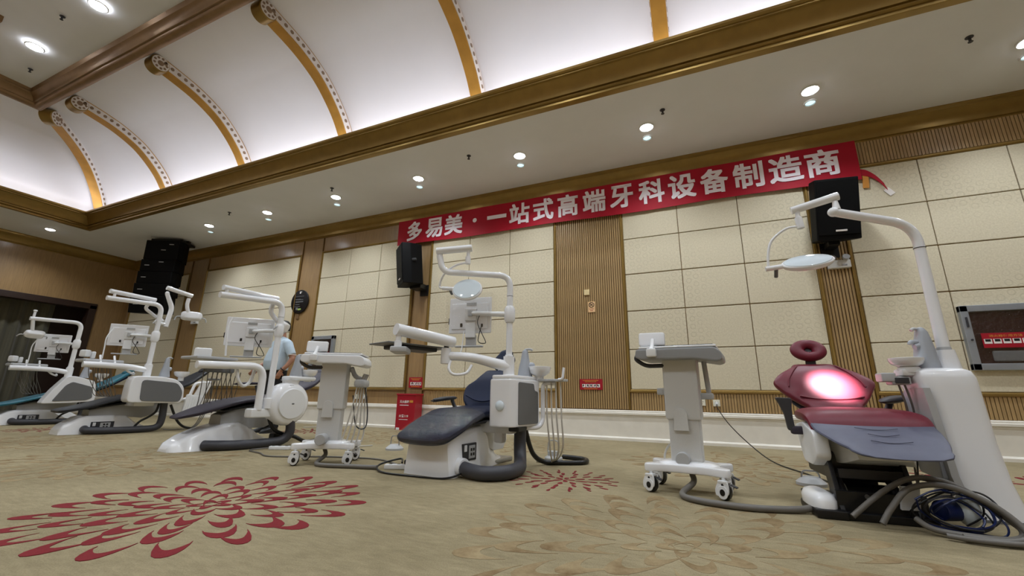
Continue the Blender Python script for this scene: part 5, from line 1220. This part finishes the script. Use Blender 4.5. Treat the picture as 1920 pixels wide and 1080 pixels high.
# ================================================================== far navy chair beyond the teal unit
nc = thing('dental_chair', 'dark navy reclined dental chair half hidden behind the teal unit', 'dental chair', (-12.75, 4.75, 0), math.radians(-5))
base_shell(nc, [(-.5, .2, .12), (-.4, .22, .22), (0, .21, .24), (.3, .17, .06)])
obj('lift_arm', MB().box((0, .05, .34), (.26, .4, .24), .03), 'light_grey', nc)
obj('leg_rest', cushion(MB(), sm([(-.75, .36, .22, .08), (-.45, .44, .27, .08), (-.12, .53, .28, .09)]), er=(.08, .03)), 'navy_leather', nc)
obj('seat', cushion(MB(), sm([(-.10, .54, .28, .10), (.15, .55, .285, .10), (.38, .58, .27, .10)])), 'navy_leather', nc)
obj('backrest', cushion(MB(), sm([(.40, .60, .18, .09), (.55, .68, .27, .09), (.72, .78, .30, .09), (.95, .92, .2, .08)])), 'navy_leather', nc)
obj('headrest', cushion(MB(), sm([(.98, .96, .10, .07), (1.04, 1.0, .13, .08), (1.1, 1.04, .11, .07)])), 'navy_leather', nc)

# ================================================================== the man by the drum unit
def remesh(mb, vox, smooth=6):
    me = bpy.data.meshes.new('tmp'); me.from_pydata(mb.v, [], mb.f); o = bpy.data.objects.new('tmp', me); COL.objects.link(o)
    b = bmesh.new(); b.from_mesh(me); bmesh.ops.recalc_face_normals(b, faces=b.faces); b.to_mesh(me); b.free()
    md = o.modifiers.new('r', 'REMESH'); md.mode = 'VOXEL'; md.voxel_size = vox
    ms = o.modifiers.new('s', 'SMOOTH'); ms.iterations = smooth; ms.factor = .5
    bpy.context.view_layer.update(); dg = bpy.context.evaluated_depsgraph_get()
    r = bpy.data.meshes.new_from_object(o.evaluated_get(dg)); bpy.data.objects.remove(o); bpy.data.meshes.remove(me)
    out = MB(); out.add([v.co[:] for v in r.vertices], [tuple(p.vertices) for p in r.polygons]); bpy.data.meshes.remove(r)
    return out
def ering(c, rx, ry, n=24, e=2.2, tx=0.0):
    return [Vector((c[0]+rx*math.copysign(abs(math.cos(t))**(2/e), math.cos(t)), c[1]+ry*math.copysign(abs(math.sin(t))**(2/e), math.sin(t)), c[2]+tx*math.sin(t))) for t in [2*PI*j/n for j in range(n)]]
def person():
    R = thing('person', 'man in a light blue polo shirt and black trousers, one hand in his pocket', 'person', (-6.28, 4.86, 0), math.radians(-8))
    b = MB()
    # torso and neck
    b.loft([ering((0, y, z), rx, ry) for z, y, rx, ry in ((.86, 0, .165, .12), (.98, -.02, .172, .14), (1.10, -.035, .172, .15), (1.22, -.02, .170, .135), (1.34, 0, .172, .115), (1.42, .01, .16, .095), (1.465, .015, .10, .075))])
    b.loft([ering((0, y, z), r_, r_*1.05, 18) for z, y, r_ in ((1.42, .02, .068), (1.48, .012, .058), (1.54, 0, .056), (1.58, -.005, .055))])
    # head turned a little to his right, eyes on the units
    hc = Vector((0, -.02, 1.655)); hd = []
    for z, rx, ry, oy in ((-.125, .030, .035, -.045), (-.11, .045, .055, -.035), (-.08, .058, .075, -.018), (-.04, .068, .088, -.004), (0, .074, .095, .0), (.04, .076, .098, .004), (.08, .068, .088, .008), (.105, .048, .064, .010), (.118, .02, .03, .010)): hd.append(ering((hc.x, hc.y+oy, hc.z+z), rx, ry, 24, 2.3))
    b.loft(hd)
    b.loft([ering((0, -.115-d, 1.655+z), w_, w_*.9, 10) for z, w_, d in ((.012, .008, -.012), (-.012, .010, -.002), (-.030, .014, .006), (-.040, .012, .0))])   # nose
    for s in (-1, 1): b.ell((s*.078, .0, 1.655), (.010, .018, .030), 10, 8)                                                                                     # ears
    b.ell((0, -.105, 1.590), (.024, .012, .008), 12, 6); b.ell((0, -.103, 1.578), (.020, .012, .008), 12, 6)                                                      # lips
    for s in (-1, 1): b.ell((s*.034, -.098, 1.682), (.022, .010, .007), 12, 6)                                                                                   # brows
    # legs inside the trousers, and ankles
    for s in (-1, 1): b.tube([(s*.09, 0, .92), (s*.10, -.01, .50), (s*.105, .02, .08)], [.085, .058, .042], 14)
    # arms: right one bent forward, left hand in the pocket
    def limb(pts, rad): b.tube(spline(pts, 5), [rad[0]+(rad[-1]-rad[0])*i/((len(pts)-1)*5) for i in range((len(pts)-1)*5+1)], 14)
    limb([(-.165, .01, 1.405), (-.235, .01, 1.27), (-.262, .015, 1.13)], (.056, .042)); limb([(-.262, .018, 1.145), (-.285, -.08, 1.06), (-.295, -.19, 1.00)], (.045, .027))
    limb([(.165, .01, 1.405), (.25, .03, 1.27), (.305, .05, 1.14)], (.056, .042)); limb([(.305, .052, 1.155), (.275, .0, 1.04), (.215, -.06, .95)], (.046, .028))
    # hands: palm and five fingers each
    def hand(w, d, side, curl, pocket=False):
        d = Vector(d).normalized(); nrm = Vector(side).normalized(); nrm = (nrm-d*nrm.dot(d)).normalized(); pz = d.cross(nrm)
        w = Vector(w)
        b.loft([[w+d*t+nrm*(hw*math.cos(a))+pz*(.013*math.sin(a)) for a in [2*PI*j/14 for j in range(14)]] for t, hw in ((-.01, .024), (.02, .034), (.055, .041), (.088, .040))])
        for i, (o, ln) in enumerate(((-.030, .062), (-.010, .074), (.011, .070), (.030, .054))):
            p0 = w+d*.08+nrm*o; q = [p0]
            ang = 0.15
            for k in range(3):
                ang += curl; q.append(q[-1]+(d*math.cos(ang)+pz*math.sin(ang))*ln*(.42, .33, .25)[k])
            b.tube(q, [.0095, .0092, .0085, .0075], 10)
        p0 = w+d*.025-nrm*.028; t1 = p0+(d*.6-nrm*.8).normalized()*.035; t2 = t1+(d*.9-nrm*.25+pz*.3).normalized()*.032; b.tube([p0, t1, t2], [.012, .0105, .0085], 10)
    hand((-.295, -.195, .995), (-.02, -.45, -.9), (0, -1, .4), .35)
    hand((.212, -.062, .945), (-.25, -.2, -.95), (-.3, -.9, .2), .25)
    body = obj('body', remesh(b, .0075, 5), 'skin', R, 80)
    for s in (-1, 1):
        e = obj('eye', MB().ell((s*.032, -.102, 1.662), (.013, .010, .009), 12, 8), 'sign_white', body)
        obj('iris', MB().ell((s*.032, -.110, 1.662), (.006, .004, .006), 10, 6), 'hair', e)
    h = MB()
    h.loft([ering((0, y, z), rx, ry, 24, 2.2) for z, rx, ry, y in ((1.615, .070, .055, .050), (1.66, .081, .075, .036), (1.70, .084, .098, .012), (1.745, .078, .100, -.008), (1.772, .056, .076, -.008), (1.783, .025, .036, -.005))])
    obj('hair', h, 'hair', R, 60)
    s_ = MB()
    s_.loft([ering((0, y, z), rx, ry, 28) for z, y, rx, ry in ((.955, -.02, .188, .162), (.97, -.022, .192, .166), (1.02, -.03, .194, .172), (1.10, -.04, .192, .174), (1.20, -.028, .187, .158), (1.30, -.008, .188, .138), (1.38, .006, .186, .120), (1.43, .01, .168, .100), (1.47, .014, .098, .080), (1.495, .014, .074, .072))])
    for s, el in ((-1, (-.252, .012, 1.20)), (1, (.285, .04, 1.20))):
        s_.tube([(s*.12, .01, 1.405), (s*.185, .012, 1.375), ((s*.185+el[0])/2-.0, .018, 1.30), el], [.075, .075, .070, .066], 18)
    sh = obj('polo_shirt', remesh(s_, .010, 6), 'polo', R, 80)
    obj('collar', MB().loft([ering((0, .010-.016*k, 1.475+.028*k), .080-.008*k, .082-.008*k, 24, 2.1, -.010) for k in (0, .5, 1)]+[ering((0, .010-.004, 1.475+.018), .068, .070, 24, 2.1, -.010)], cap=False), 'polo', sh, 60)
    obj('cuff_trim', MB().tube([Vector(p) for p in ering((-.252, .012, 1.205), .064, .064, 20)], .004, 6, closed=True), 'sign_white', sh)
    obj('cuff_trim', MB().tube([Vector(p) for p in ering((.285, .04, 1.205), .064, .064, 20)], .004, 6, closed=True), 'sign_white', sh)
    t_ = MB()
    t_.loft([ering((0, y, z), rx, ry, 28) for z, y, rx, ry in ((.80, .0, .180, .125), (.88, -.005, .184, .135), (.97, -.015, .180, .148), (1.0, -.02, .176, .150))])
    for s in (-1, 1): t_.tube([(s*.088, 0, .86), (s*.095, -.005, .70), (s*.10, -.01, .48), (s*.105, .012, .25), (s*.107, .02, .075)], [.095, .090, .076, .068, .066], 18)
    tr = obj('trousers', remesh(t_, .010, 6), 'trousers', R, 80)
    obj('belt', MB().loft([ering((0, -.016, z), rx, ry, 28) for z, rx, ry in ((.962, .186, .154), (.968, .189, .157), (.992, .187, .157), (.998, .184, .154))], cap=False), 'black_plastic', tr)
    for s in (-1, 1):
        so = obj('shoe', MB().loft([ering((s*.11, y, z), rx, ry, 22, 2.4) for z, y, rx, ry in ((.0, -.05, .047, .135), (.02, -.05, .050, .140), (.05, -.045, .048, .130), (.075, -.005, .042, .085), (.10, .02, .040, .055))]), 'black_plastic', R, 60)
        obj('sole', MB().loft([ering((s*.11, -.05, z), .052, .143, 22, 2.4) for z in (0, .014)]), 'dark_grey', so)
    w_ = Vector((.228, -.047, .968)); d = Vector((-.25, -.3, -.45)).normalized()
    a = d.cross(Vector((0, 0, 1))).normalized(); c = d.cross(a)
    obj('wrist_watch', MB().tube([w_+(a*math.cos(2*PI*j/18)+c*math.sin(2*PI*j/18))*.034 for j in range(18)], .008, 8, closed=True), 'black_plastic', R)
person()
